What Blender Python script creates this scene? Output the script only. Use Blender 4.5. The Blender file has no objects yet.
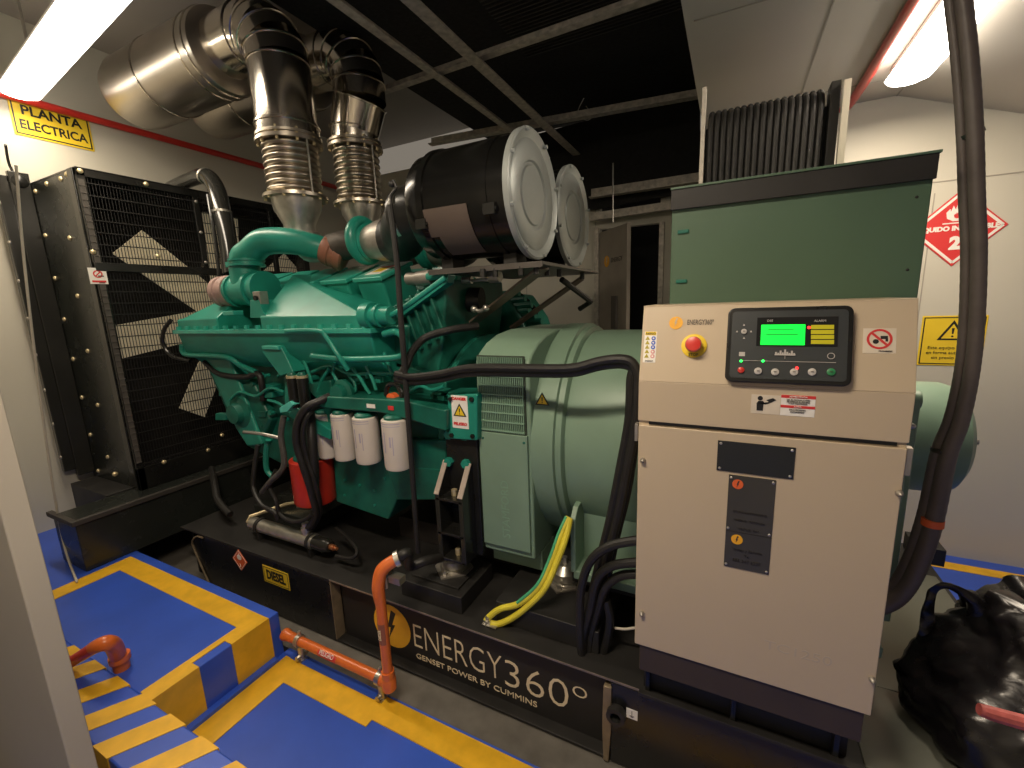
import bpy, bmesh, math, random
from mathutils import Vector as V, Matrix
random.seed(4)
PI=math.pi
COL=bpy.context.scene.collection
# ---------------------------------------------------------------- camera model (pixels of the 1024x768 frame <-> points)
YAW,PIT,ROL,F=-0.468522184,-0.185170727,-0.0370523279,433.355715
CAM=V((0,0,1.75))
fwd=V((math.cos(PIT)*math.sin(YAW),math.cos(PIT)*math.cos(YAW),math.sin(PIT)))
rt=V((math.cos(YAW),-math.sin(YAW),0)); up=rt.cross(fwd)
r2=math.cos(ROL)*rt+math.sin(ROL)*up; u2=-math.sin(ROL)*rt+math.cos(ROL)*up
def ray(u,v): return r2*((u-512)/F)-u2*((v-384)/F)+fwd
def A(u,v,y): d=ray(u,v); return CAM+d*((y-CAM.y)/d.y)
def AX(u,v,x): d=ray(u,v); return CAM+d*((x-CAM.x)/d.x)
def AZ(u,v,z): d=ray(u,v); return CAM+d*((z-CAM.z)/d.z)
def AP(u,v,p0,n): d=ray(u,v); return CAM+d*((p0-CAM).dot(n)/d.dot(n))
cd=bpy.data.cameras.new('camera'); cam=bpy.data.objects.new('camera',cd); COL.objects.link(cam)
cam.matrix_world=Matrix(((r2.x,u2.x,-fwd.x,0),(r2.y,u2.y,-fwd.y,0),(r2.z,u2.z,-fwd.z,CAM.z),(0,0,0,1)))
cd.sensor_fit='HORIZONTAL'; cd.sensor_width=36; cd.lens=F/1024*36; cd.clip_start=.02
bpy.context.scene.camera=cam
# ---------------------------------------------------------------- materials
MATS={}
def mat(name,c,rough=.5,metal=0,var=.08,scale=8,bump=0,emit=0,coat=0,alpha=1,stretch=None,spec=None):
    if name in MATS: return MATS[name]
    m=bpy.data.materials.new(name); m.use_nodes=True; nt=m.node_tree; b=nt.nodes['Principled BSDF']
    tc=nt.nodes.new('ShaderNodeTexCoord'); mp=nt.nodes.new('ShaderNodeMapping'); n=nt.nodes.new('ShaderNodeTexNoise')
    n.inputs['Scale'].default_value=scale; n.inputs['Detail'].default_value=5
    if stretch: mp.inputs['Scale'].default_value=stretch
    nt.links.new(tc.outputs['Object'],mp.inputs[0]); nt.links.new(mp.outputs[0],n.inputs['Vector'])
    r=nt.nodes.new('ShaderNodeValToRGB'); e=r.color_ramp.elements
    e[0].position=.3; e[1].position=.72
    e[0].color=[max(0,x*(1-var)) for x in c[:3]]+[1]; e[1].color=[min(1,x*(1+var)) for x in c[:3]]+[1]
    nt.links.new(n.outputs['Fac'],r.inputs[0]); nt.links.new(r.outputs[0],b.inputs['Base Color'])
    b.inputs['Metallic'].default_value=metal
    mr=nt.nodes.new('ShaderNodeMapRange'); mr.inputs[3].default_value=max(.02,rough*(1-var)); mr.inputs[4].default_value=min(1,rough*(1+var))
    nt.links.new(n.outputs['Fac'],mr.inputs[0]); nt.links.new(mr.outputs[0],b.inputs['Roughness'])
    if coat: b.inputs['Coat Weight'].default_value=coat; b.inputs['Coat Roughness'].default_value=.15
    if spec is not None: b.inputs['Specular IOR Level'].default_value=spec
    if bump:
        bp=nt.nodes.new('ShaderNodeBump'); bp.inputs['Strength'].default_value=bump; bp.inputs['Distance'].default_value=.01
        nt.links.new(n.outputs['Fac'],bp.inputs['Height']); nt.links.new(bp.outputs[0],b.inputs['Normal'])
    if emit:
        b.inputs['Emission Color'].default_value=list(c[:3])+[1]; b.inputs['Emission Strength'].default_value=emit
    MATS[name]=m; return m
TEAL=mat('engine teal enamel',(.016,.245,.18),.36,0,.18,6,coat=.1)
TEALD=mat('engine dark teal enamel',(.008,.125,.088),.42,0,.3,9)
SAGE=mat('alternator sage paint',(.195,.30,.22),.38,0,.06,5)
SAGEL=mat('grille sage paint',(.21,.35,.25),.4,0,.06,5)
BOXG=mat('terminal box green paint',(.075,.135,.085),.45,0,.05,4)
CREAM=mat('cabinet cream enamel',(.55,.445,.315),.42,0,.02,3)
BLK=mat('black enamel',(.012,.012,.011),.28,0,.25,5)
BLKM=mat('black matt steel',(.016,.015,.014),.55,0,.25,8)
BLKG=mat('black gloss steel',(.02,.02,.018),.16,0,.2,3)
GUN=mat('sheet dark grey',(.022,.025,.022),.27,0,.2,4)
RUB=mat('black rubber',(.014,.013,.012),.48,0,.2,30,.2)
RUBG=mat('grey corrugated conduit plastic',(.115,.095,.085),.45,0,.1,30)
STEEL=mat('zinc steel',(.55,.53,.48),.35,.9,.15,20)
BRASS=mat('yellow zinc bolt',(.72,.6,.36),.35,.6,.1,20)
SHEET=mat('polished sheet metal',(.62,.57,.50),.17,1,.1,2.2,.25)
SHEETD=mat('muffler jacket sheet',(.42,.38,.33),.33,1,.12,2,.3)
BELL=mat('bellows stainless',(.50,.45,.38),.33,1,.12,12)
CAST=mat('cast aluminium',(.38,.35,.31),.45,.7,.12,30)
GALV=mat('galvanised angle iron',(.50,.46,.40),.5,.35,.3,25)
CAPG=mat('grey pressed lid',(.36,.39,.38),.4,.35,.05,14)
WHITE=mat('white filter can',(.66,.60,.54),.4,0,.04,6)
WALLM=mat('wall panel paint',(.58,.55,.465),.55,0,.03,1.5)
WALLG=mat('door leaf paint',(.44,.40,.33),.6,0,.04,2)
CEILM=mat('ceiling panel paint',(.52,.48,.42),.55,0,.04,1.5)
CEILG=mat('ceiling grey panel',(.30,.27,.24),.5,0,.05,1.5)
BLUE=mat('blue floor paint',(.035,.10,.56),.36,0,.14,3,.05,coat=.15)
YEL=mat('yellow floor paint',(.80,.45,.02),.42,0,.12,14,.15)
CONC=mat('grey concrete ledge',(.13,.12,.105),.5,0,.25,9,.1)
RED=mat('red paint',(.62,.035,.025),.3,0,.1,8,coat=.4)
REDC=mat('red filter can',(.55,.03,.015),.35,0,.1,8)
ORG=mat('orange pipe paint',(.72,.16,.03),.33,0,.1,12,coat=.3)
BRO=mat('rust brown hose',(.25,.10,.06),.5,0,.15,20)
PINK=mat('pinkish silicone hose',(.38,.25,.22),.55,0,.15,20)
YG=mat('yellow cable sheath',(.72,.62,.05),.45,0,.08,20)
GRN=mat('green cable stripe',(.07,.40,.20),.45,0,.08,20)
FANM=mat('cream fan blade',(.82,.70,.47),.5,0,.04,5,emit=.10)  # slight emission brightens the blades, which are no light source
PAPW=mat('white label',(.85,.82,.76),.5,0,.02,5)
PAPR=mat('red label ink',(.66,.04,.04),.5,0,.02,5)
PAPY=mat('yellow label',(.85,.60,.03),.5,0,.03,5)
PAPK=mat('black label ink',(.012,.012,.012),.5,0,.02,5)
PAPB=mat('blue label ink',(.04,.12,.55),.5,0,.02,5)
LOGO=mat('logo orange',(.86,.42,.02),.5,0,.05,5)
LOGR=mat('logo red orange',(.75,.13,.03),.5,0,.05,5)
LOGT=mat('logo cream lettering',(.80,.68,.46),.5,0,.03,5)
TXTK=mat('dark lettering',(.05,.04,.035),.5,0,.02,5)
EMB=mat('faint lettering',(.50,.42,.33),.4,0,.02,5)
PLATE=mat('dark grey nameplate',(.07,.065,.055),.38,.3,.08,6)
PLATK=mat('black nameplate',(.018,.02,.022),.3,0,.08,6)
SCR=mat('green display',(.0,.80,.045),.4,0,.02,5,emit=1.2)
SCY=mat('yellow alarm strips',(.45,.40,.01),.4,0,.05,5,emit=.25)
LEDR=mat('red lamp',(1,.02,.02),.4,0,.02,5,emit=4)
LEDG=mat('green lamp',(.02,1,.1),.4,0,.02,5,emit=3)
BTN=mat('grey button',(.5,.47,.44),.5,0,.05,5)
GLOW=mat('lamp diffuser',(1,.93,.80),.5,0,.0,1,emit=9)
GLOWR=mat('lamp diffuser warm',(1,.93,.82),.5,0,.0,1,emit=11)
ACO=mat('acoustic foam black',(.010,.009,.008),.8,0,.3,30,.4)
DARK=mat('dark void',(.004,.004,.004),.9,0,.1,5)
BAGM=mat('black plastic film',(.008,.007,.008),.27,0,.2,8,.5)
SAND=mat('filter sticker grey brown',(.10,.075,.06),.55,0,.06,6)
CABW=mat('white cable sheath',(.6,.55,.46),.5,0,.05,9)
GLS=mat('gauge glass face',(.7,.72,.7),.15,0,.03,5)
# ---------------------------------------------------------------- mesh builder
def orth(d):
    d=d.normalized(); a=V((0,0,1)) if abs(d.z)<.9 else V((1,0,0))
    x=a.cross(d).normalized(); return x,d.cross(x).normalized()
class B:
    def __init__(s): s.v=[]; s.f=[]
    def add(s,vs,fs):
        n=len(s.v); s.v+=[V(q) for q in vs]; s.f+=[[i+n for i in f] for f in fs]; return s
    def box(s,a,b):
        x0,x1=sorted((a[0],b[0])); y0,y1=sorted((a[1],b[1])); z0,z1=sorted((a[2],b[2]))
        return s.hexa([(x0,y0,z0),(x1,y0,z0),(x1,y1,z0),(x0,y1,z0)],[(x0,y0,z1),(x1,y0,z1),(x1,y1,z1),(x0,y1,z1)])
    def hexa(s,bot,top):
        return s.add(list(bot)+list(top),[(3,2,1,0),(4,5,6,7),(0,1,5,4),(1,2,6,5),(2,3,7,6),(3,0,4,7)])
    def obox(s,c,x,y,z,hx,hy,hz):
        c,x,y,z=V(c),V(x),V(y),V(z); q=[c+x*(i*hx)+y*(j*hy)+z*(k*hz) for k in(-1,1) for i,j in((-1,-1),(1,-1),(1,1),(-1,1))]
        return s.hexa(q[:4],q[4:])
    def bar(s,p,q,w,h,upv=(0,0,1)):
        p,q=V(p),V(q); d=(q-p); L=d.length; d.normalize(); x=d.cross(V(upv)); 
        if x.length<1e-4: x=d.cross(V((0,1,0)))
        x.normalize(); z=x.cross(d)
        return s.obox((p+q)/2,d,x,z,L/2,w/2,h/2)
    def prism(s,poly,off):
        off=V(off); n=len(poly); p=[V(q) for q in poly]
        nrm=V((0,0,0))
        for i in range(n): nrm+=p[i].cross(p[(i+1)%n])
        if nrm.dot(off)>0: p.reverse()
        vs=p+[q+off for q in p]; fs=[tuple(range(n)),tuple(range(2*n-1,n-1,-1))]
        # winding: first face normal opposite to off
        for i in range(n): j=(i+1)%n; fs.append((j,i,i+n,j+n))
        return s.add(vs,fs)
    def px(s,poly,y0,y1): # pixel polygon on plane y0, extruded to y1
        return s.prism([A(u,v,y0) for u,v in poly],(0,y1-y0,0))
    def cyl(s,p,q,r0,r1=None,n=24,cap=True):
        r1=r0 if r1 is None else r1; p,q=V(p),V(q); x,y=orth(q-p); vs=[]
        for c,r in((p,r0),(q,r1)):
            for i in range(n): t=2*PI*i/n; vs.append(c+x*(r*math.cos(t))+y*(r*math.sin(t)))
        fs=[(i,(i+1)%n,(i+1)%n+n,i+n) for i in range(n)]
        if cap: fs+=[tuple(range(n-1,-1,-1)),tuple(range(n,2*n))]
        return s.add(vs,fs)
    def lathe(s,o,d,prof,n=32): # prof: list of (distance along d, radius)
        o,d=V(o),V(d).normalized(); x,y=orth(d); vs=[]; fs=[]; m=len(prof)
        for t,r in prof:
            for i in range(n): a=2*PI*i/n; vs.append(o+d*t+x*(r*math.cos(a))+y*(r*math.sin(a)))
        for k in range(m-1):
            for i in range(n): j=(i+1)%n; fs.append((k*n+i,k*n+j,(k+1)*n+j,(k+1)*n+i))
        fs+=[tuple(range(n-1,-1,-1)),tuple(range((m-1)*n,m*n))]
        return s.add(vs,fs)
    def tube(s,pts,r,n=12,sub=8,smooth=True,cap=True):
        P=[V(p) for p in pts]; R=r if isinstance(r,(list,tuple)) else [r]*len(P)
        if smooth and len(P)>2:
            Q=[];S=[]
            for i in range(len(P)-1):
                a=P[max(i-1,0)];b=P[i];c=P[i+1];d=P[min(i+2,len(P)-1)]
                for k in range(sub):
                    t=k/sub; Q.append(.5*((2*b)+(c-a)*t+(2*a-5*b+4*c-d)*t*t+(3*b-a-3*c+d)*t**3)); S.append(R[i]*(1-t)+R[i+1]*t)
            Q.append(P[-1]);S.append(R[-1]); P,R=Q,S
        x=None; vs=[];m=len(P)
        for i in range(m):
            t=(P[min(i+1,m-1)]-P[max(i-1,0)]).normalized()
            if x is None: x,_=orth(t)
            x=(x-t*x.dot(t)); x.normalize(); y=t.cross(x)
            for k in range(n): a=2*PI*k/n; vs.append(P[i]+x*(R[i]*math.cos(a))+y*(R[i]*math.sin(a)))
        fs=[(i*n+k,i*n+(k+1)%n,(i+1)*n+(k+1)%n,(i+1)*n+k) for i in range(m-1) for k in range(n)]
        if cap: fs+=[tuple(range(n-1,-1,-1)),tuple(range((m-1)*n,m*n))]
        return s.add(vs,fs)
    def sph(s,c,r,n=14,m=8,sc=(1,1,1)):
        prof=[]; c=V(c); vs=[];fs=[]
        for i in range(m+1):
            a=PI*i/m
            for k in range(n): b=2*PI*k/n; vs.append(c+V((r*sc[0]*math.sin(a)*math.cos(b),r*sc[1]*math.sin(a)*math.sin(b),r*sc[2]*math.cos(a))))
        fs=[(i*n+k,(i+1)*n+k,(i+1)*n+(k+1)%n,i*n+(k+1)%n) for i in range(m) for k in range(n)]
        return s.add(vs,fs)
def base(o):
    p=V((0,0,0))
    while o is not None: p=p+o.location; o=o.parent
    return p
def tag(o,label=None,cat=None,group=None,kind=None):
    if label: o['label']=label
    if cat: o['category']=cat
    if group: o['group']=group
    if kind: o['kind']=kind
    return o
def thing(name,label,cat,loc,group=None):
    o=bpy.data.objects.new(name,None); o.empty_display_size=.1; COL.objects.link(o); o.location=V(loc)
    return tag(o,label,cat,group)
def obj(name,b,m,parent=None,bev=0,label=None,ang=35,flat=False):
    off=base(parent) if parent else V((0,0,0)); origin=V((0,0,0))
    if parent is None:
        origin=V((sum(v.x for v in b.v)/len(b.v),sum(v.y for v in b.v)/len(b.v),min(v.z for v in b.v))); off=origin
    me=bpy.data.meshes.new(name); me.from_pydata([v-off for v in b.v],[],b.f); me.validate(); me.update()
    bm=bmesh.new(); bm.from_mesh(me); bmesh.ops.recalc_face_normals(bm,faces=bm.faces); bm.to_mesh(me); bm.free()
    if not flat:
        for p in me.polygons: p.use_smooth=True
        me.set_sharp_from_angle(angle=math.radians(ang))
    me.materials.append(m)
    o=bpy.data.objects.new(name,me); COL.objects.link(o)
    if parent: o.parent=parent
    else: o.location=origin
    if bev:
        md=o.modifiers.new('bevel','BEVEL'); md.width=bev; md.segments=2; md.limit_method='ANGLE'; md.angle_limit=math.radians(40); md.harden_normals=True
    if label: o['label']=label
    return o
def struct(name,b,m,bev=0): 
    o=obj(name,b,m,None,bev); o['kind']='structure'; return o
def text(name,s,size,c,x,y,m,parent,depth=.0008,align='CENTER',xs=1,off=.0012,label=None,bold=0):
    cu=bpy.data.curves.new(name,'FONT'); cu.body=s; cu.size=size; cu.extrude=depth; cu.align_x=align; cu.align_y='CENTER'; cu.offset=bold; cu.resolution_u=3
    t=bpy.data.objects.new(name,cu); COL.objects.link(t); bpy.context.view_layer.update()
    me=bpy.data.meshes.new_from_object(t.evaluated_get(bpy.context.evaluated_depsgraph_get()))
    bpy.data.objects.remove(t); x=V(x).normalized(); y=V(y).normalized(); n=x.cross(y)
    c=V(c); vs=[c+x*(v.co.x*xs)+y*v.co.y+n*(v.co.z+off) for v in me.vertices]; fs=[tuple(p.vertices) for p in me.polygons]
    b=B(); b.v=vs; b.f=[list(f) for f in fs]; bpy.data.meshes.remove(me)
    return obj(name,b,m,parent,label=label,flat=True)
def plate(b,c,x,y,w,h,t=.002,n=1):
    x=V(x).normalized(); y=V(y).normalized(); nn=x.cross(y)
    return b.obox(V(c)+nn*(t/2),x,y,nn,w/2,h/2,t/2)
def disc(b,c,x,y,r,t=.002,off=0,n=28,r_in=None):
    x=V(x).normalized(); y=V(y).normalized(); nn=x.cross(y); c=V(c)+nn*off
    if r_in is None: return b.cyl(c,c+nn*t,r,n=n)
    vs=[];fs=[]
    for k,(rr,h) in enumerate(((r,0),(r,t),(r_in,t),(r_in,0))):
        for i in range(n): a=2*PI*i/n; vs.append(c+x*(rr*math.cos(a))+y*(rr*math.sin(a))+nn*h)
    for k in range(4):
        for i in range(n): j=(i+1)%n; fs.append((k*n+i,k*n+j,((k+1)%4)*n+j,((k+1)%4)*n+i))
    return b.add(vs,fs)
def poly(b,c,x,y,pts,sc,t=.002,off=0):
    x=V(x).normalized(); y=V(y).normalized(); nn=x.cross(y); c=V(c)+nn*off
    return b.prism([c+x*(p[0]*sc)+y*(p[1]*sc) for p in pts],nn*t)
X,Y,Z=V((1,0,0)),V((0,1,0)),V((0,0,1))
BOLT=[(.05,1.25),(.45,1.1),(.05,.12),(.32,.18),(-.32,-1.0),(-.10,-.10),(-.36,-.14)]
TRI=[(0,1),(-.95,-.65),(.95,-.65)]
def logo(parent,c,x,y,r,m1,m2,name='logo_disc'):
    b=B(); disc(b,c,x,y,r,.0015); o=obj(name,b,m1,parent)
    b=B(); poly(b,c,x,y,BOLT,r*.62,.001,.0014); obj('lightning_bolt',b,m2,o,flat=True)
    return o
def tri_sign(parent,c,x,y,r,off=.002,name='warning_triangle',ym=None):
    b=B(); poly(b,c,x,y,TRI,r,.001,off); o=obj(name,b,PAPK,parent,flat=True)
    b=B(); poly(b,V(c)-V(y).normalized()*r*.04,x,y,TRI,r*.72,.001,off+.0006); obj('triangle_field',b,ym or PAPY,parent,flat=True)
    b=B(); poly(b,c,x,y,[(-.09,.35),(.09,.35),(.05,-.15),(-.05,-.15)],r,.001,off+.0012); disc(b,V(c)-V(y).normalized()*r*.33,x,y,r*.08,.001,off+.0012,n=10)
    obj('exclamation_mark',b,PAPK,parent,flat=True)
    return o
def bolts(name,pts,d,r,h,m,parent,dome=True,label=None):
    for p in pts:
        b=B(); p=V(p); dd=V(d).normalized()
        if dome: b.lathe(p,dd,[(0,r),(h*.4,r*.95),(h*.8,r*.6),(h,r*.15)],n=10)
        else: b.cyl(p,p+dd*h,r,n=6)
        obj(name,b,m,parent,label=label)
# ================================================================ ROOM
PZ=.237; YF=3.6; YL=4.6; XL=-4.4; XR=3.2
b=B().box((-2.0,-1.2,-.12),(XR,1.235,0)); struct('floor',b,BLUE)
b=B().box((-2.0,1.235,-.12),(.97,3.0,-.004)).box((-4.4,1.235,-.12),(-2.0,3.0,-.004)); struct('trim_1',b,CONC)
# raised platform on the left
b=B().prism([(-4.4,.645,-.1),(-4.4,1.205,-.1),(-4.4,1.205,PZ),(-4.4,.645,PZ)],(4.4-2.0,0,0)); struct('floor_platform',b,BLUE,.006)
b=B()
T=.003
b.box((-3.36,1.045,PZ-.01),(-2.0,1.15,PZ+T)); b.box((-3.37,.645,PZ-.01),(-3.25,1.15,PZ+T+.0005)).box((-2.075,.966,PZ-.01),(-1.998,1.149,PZ+T+.0006)).box((-2.075,.65,PZ-.01),(-1.998,.826,PZ+T+.0007)).box((-2.085,.65,PZ-.01),(-2.05,1.1,PZ+T+.001))
b.box((-2.012,.966,0),(-1.996,1.15,PZ+T+.0012)).box((-2.012,.65,.0),(-1.996,.826,PZ+T+.0014)); 
o=struct('trim_2',b,YEL)
b=B().box((-2.0,.66,0),(-1.965,1.15,.022)); struct('trim_3',b,BLUE,.004)
b=B().box((-1.965,.6,-.01),(-1.935,1.19,.0035)).box((-1.94,.6,-.01),(-1.83,1.186,.0040)).box((-1.939,1.075,-.01),(-1.30,1.186,.0045)).box((-1.36,1.110,-.01),(1.0,1.222,.0050)); struct('trim_4',b,YEL)
# door sill with painted stripes
cz=.262
b=B().box((-4.4,.455,-.1),(-.9,.638,cz)); sill=struct('trim_5',b,BLUE,.008)
b=B(); x=-4.2
while x<-.95:
    x0,x1=max(x,-4.2),x+.105; sk=.115
    b.add([(x0,.452,cz+.0025),(x1,.452,cz+.0025),(x1+sk,.640,cz+.0025),(x0+sk,.640,cz+.0025),(x0,.452,cz-.09),(x1,.452,cz-.09),(x1+sk,.640,cz-.02),(x0+sk,.640,cz-.02)],[(0,1,2,3),(4,5,1,0),(3,2,6,7),(5,6,2,1),(4,0,3,7)]); x+=.205
struct('trim_6',b,YEL)
b=B().box((-4.4,-1.2,-.12),(-2.0,.455,-.02)); struct('floor_outer',b,CONC)
# right rear floor, blue with yellow line
b=B().box((.97,1.235,-.12),(XR,YF,0)); struct('floor_right',b,BLUE)
b=B().box((1.0,3.41,-.01),(XR,3.50,.003)); struct('trim_7',b,YEL)
b=B().box((-4.4,3.0,-.12),(.97,YL,-.004)); struct('floor_rear',b,CONC)
# walls
b=B().box((-.22,YF,-.1),(XR,YF+.08,3.0)); struct('wall_back',b,WALLM)
b=B()
for x in (1.05,1.9,2.7): b.box((x,YF-.003,0),(x+.006,YF+.01,2.3))
b.box((-.22,YF-.003,2.36),(XR,YF+.01,2.366)); struct('trim_8',b,mat('panel seam grey',(.36,.33,.28),.6))
b=B().box((XL-.08,.4,-.1),(XL,YL,3.75)); struct('wall_left',b,WALLM)
b=B().box((-4.48,.58,-.1),(-3.40,.70,3.75)); struct('wall_front',b,WALLM)
b=B().box((-.22,YF,-.1),(-.16,YL+.1,3.83)).box((-.235,YL-.02,2.85),(-.2,YL+.1,3.83)); struct('wall_return',b,WALLM)
b=B().box((XR,-1.2,-.1),(XR+.08,YF,3.0)); struct('wall_right',b,WALLM)
b=B().box((-4.4,-1.28,-.1),(XR,-1.2,3.75)); struct('wall_near',b,WALLM)
# far wall behind the engine (with the opening of a service door)
wy=YL; d0=A(600,222,wy); dl=A(600,222,wy).x; dr=A(660,230,wy).x; dz=A(630,226,wy).z
b=B().box((XL,wy,-.1),(dl,wy+.08,3.42)).box((dr,wy,-.1),(-.2,wy+.08,2.9)).box((dl,wy,dz),(dr,wy+.08,dz+.12)); struct('wall_rear',b,WALLM)
b=B().box((dl-.01,wy+.9,-.1),(.1,wy+.95,3.5)).box((dl-.06,wy+.08,-.1),(dl,wy+.95,3.5)); struct('wall_dark_beyond',b,DARK)  # black boxes stand in for the darkness beyond the door opening
b=B()
for x in (-2.9,-2.1,-1.3): b.box((x,wy-.003,0),(x+.008,wy+.01,3.3))
struct('trim_9',b,MATS['panel seam grey'])
# ceilings
b=B().box((-4.48,-1.28,3.75),(-.22,YL+.1,3.83)); struct('ceiling',b,CEILG)
b=B().box((-.22,-1.28,2.88),(.82,YF+.08,2.96)); struct('ceiling_right',b,CEILM)
b=B().hexa([(.82,-1.28,2.88),(XR,-1.28,1.97),(XR,YF+.08,1.97),(.82,YF+.08,2.88)],[(.82,-1.28,2.96),(XR,-1.28,2.05),(XR,YF+.08,2.05),(.82,YF+.08,2.96)]); struct('ceiling_slope',b,CEILM)
b=B().box((-.235,-1.28,2.88),(-.22,YL,3.75)); struct('wall_fascia',b,CEILM)
b=B()
for y in (1.0,2.2,3.3): b.box((-.2,y,2.877),(.82,y+.006,2.89))
b.box((.30,-1.2,2.877),(.306,YF,2.89)); b.box((.817,-1.2,2.876),(.823,YF,2.89)); struct('trim_10',b,MATS['panel seam grey'])
# black acoustic ceiling with perforated ribs
b=B().box((-2.45,.2,3.50),(-.28,YL,3.56)); 
x=-1.35
ac=struct('ceiling_acoustic',b,ACO)
b=B(); PM=mat('perforated sheet black',(.035,.032,.028),.45,.2,.2,30)
y=.6
while y<3.2:
    b.box((-1.4,y,3.475),(-.30,y+.012,3.50)); y+=.035
struct('trim_11',b,PM)
b=B().box((-2.45,3.85,2.72),(-.28,3.88,3.5)); 
b=B().prism([A(455,156,4.5),A(700,90,4.5),A(700,190,4.5),A(590,210,4.5),A(470,190,4.5)],(0,.04,0)); struct('wall_baffle',b,ACO)
# galvanised angle-iron frame under the black ceiling
bz=3.2
def beam(name,p,q,lab,w=.055):
    p,q=V(p),V(q); b=B(); d=(q-p).normalized(); s=d.cross(Z).normalized()
    b.obox((p+q)/2,d,s,Z,(q-p).length/2,w/2,.004)
    b.obox((p+q)/2+Z*w/2-s*w/2,d,s,Z,(q-p).length/2,.004,w/2)
    t=obj(name,b,GALV); return tag(t,lab,'beam')
beam('ceiling_beam',(-1.77,.9,bz),(-1.77,4.5,bz),'galvanised angle iron ceiling beam running back beside the exhaust pipes')
beam('ceiling_beam',(-1.43,.9,bz-.02),(-1.46,4.5,bz-.02),'galvanised ceiling beam running diagonally through the middle of the black ceiling',.075)
beam('ceiling_beam',(-2.3,2.63,bz+.03),(-.30,2.58,bz+.03),'galvanised ceiling crossbeam nearest the camera, dark towards its right end')
beam('ceiling_beam',(-2.6,3.62,bz+.03),(-.30,3.90,bz+.03),'galvanised ceiling crossbeam above and behind the two air filters',.07)
p=A(590,198,4.35); q=A(700,182,4.35); beam('ceiling_beam',p,q,'galvanised beam above the door opening, upper of two',.09)
p=A(590,221,4.45); q=A(674,209,4.45); beam('ceiling_beam',p,q,'galvanised beam directly over the door opening, lower of two',.08)
# hanging rod and wire
b=B().tube([A(613,163,4.2),A(613,222,4.2)],.007,n=6,smooth=False); tag(obj('hanger_rod',b,STEEL),'thin steel rod hanging beside the grey filter lid above the doorway','rod')
b=B().tube([AZ(584,98,3.5),A(578,112,AZ(584,98,3.5).y),A(586,120,AZ(584,98,3.5).y),A(592,116,AZ(584,98,3.5).y),A(586,106,AZ(584,98,3.5).y)],.004,n=6); tag(obj('wire_loop',b,STEEL),'small bent wire loop hanging from the black ceiling','wire')
# service door leaf, standing ajar inwards
t=thing('service_door','grey service door standing ajar behind the green alternator','door',(dl,wy-.02,0))
t['kind']='structure'; t.name='door_1'
q=A(629,238,4.15)
lp=V((dl+.02,wy-.03,0)); rp=V((q.x,4.15,0)); dd=(rp-lp).normalized(); nn=dd.cross(Z)
L=(rp-lp).length
b=B().obox((lp+rp)/2+Z*(dz/2-.01),dd,nn,Z,L/2,.02,dz/2-.03); obj('door_leaf',b,mat('grey door paint',(.33,.29,.24),.5),t,.004)
fc=(lp+rp)/2+nn*.022
b=B().obox(lp+dd*L*.62+nn*.03+Z*1.62,dd,nn,Z,.05,.012,.16); obj('handle_plate',b,mat('door handle grey',(.10,.09,.08),.5),t,.004)
logo(t,lp+dd*L*.30+nn*.021+Z*2.12,dd,Z,.055,LOGO,WALLM)
text('logo_lettering','ENERGY',.06,lp+dd*L*.66+nn*.021+Z*2.12,dd,Z,TXTK,t)
b=B().box((dl-.05,wy-.04,0),(dl-.005,wy,dz+.02)).box((dr,wy-.05,0),(dr+.045,wy,dz)); obj('door_frame',b,GALV,t)
# door leaf at the left edge, near the camera
b=B().box((-3.2,.30,-.1),(-1.50,.35,2.3)); o=struct('door_2',b,WALLG,.004)
# white cable on the left
b=B().tube([A(16,165,.95),A(24,260,.95),A(38,380,.95),A(52,480,.95),A(64,545,.95),AZ(77,582,PZ+.01)],.006,n=8); tag(obj('hanging_cable',b,CABW),'thin white cable hanging down to the blue floor in front of the radiator','cable')
# ---------------------------------------------------------------- lamps
def lamp(name,p,q,w,lab,m,power):
    p,q=V(p),V(q); d=(q-p).normalized(); s=d.cross(Z).normalized(); L=(q-p).length
    t=thing(name,lab,'ceiling light',(p+q)/2)
    b=B().obox((p+q)/2+Z*.05,d,s,Z,L/2,w*.35,.02); obj('housing',b,WHITE,t,.004)
    b=B(); n=12; pr=[]
    prof=[(L*0,.25),(.02,.75),(.06,1),(L-.06,1),(L-.02,.75),(L,.25)]
    vs=[];fs=[]
    for tt,k in prof:
        for i in range(n): a=2*PI*i/n; vs.append(p+d*tt+s*(w/2*k*math.cos(a))+Z*(.03*k*math.sin(a)))
    for k in range(5):
        for i in range(n): j=(i+1)%n; fs.append((k*n+j,k*n+i,(k+1)*n+i,(k+1)*n+j))
    fs+=[tuple(range(n)),tuple(range(6*n-1,5*n-1,-1))]
    b.add(vs,fs); obj('diffuser',b,m,t)
    ld=bpy.data.lights.new(name+'_light','AREA'); ld.shape='RECTANGLE'; ld.size=L; ld.size_y=w; ld.energy=power; ld.color=(1,.83,.62)
    lo=bpy.data.objects.new(name+'_glow',ld); COL.objects.link(lo); lo.location=(p+q)/2-Z*.045
    lo.rotation_euler=(0,0,math.atan2(d.y,d.x)); return t
PW=1.0
la,lb_=AZ(17,96,3.2),AZ(112,-22,3.2)
lt=lamp('tube_light',la,lb_,.20,'long bright ceiling light at the top left above the red pipe',GLOW,23*PW)
for k in (.25,.85):
    p=la.lerp(lb_,k); b=B().cyl((p.x,p.y,3.26),(p.x,p.y,3.75),.008,n=8); obj('hanger',b,STEEL,lt)
lamp('tube_light',(.745,1.85,2.80),(.745,3.17,2.80),.19,'bright ceiling light at the top right beside the grey conduits',GLOWR,32*PW)
lamp('tube_light',(-1.2,.15,3.05),(-.1,.15,3.05),.18,'ceiling light over the doorway behind the viewer',GLOWR,52*PW)
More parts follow.
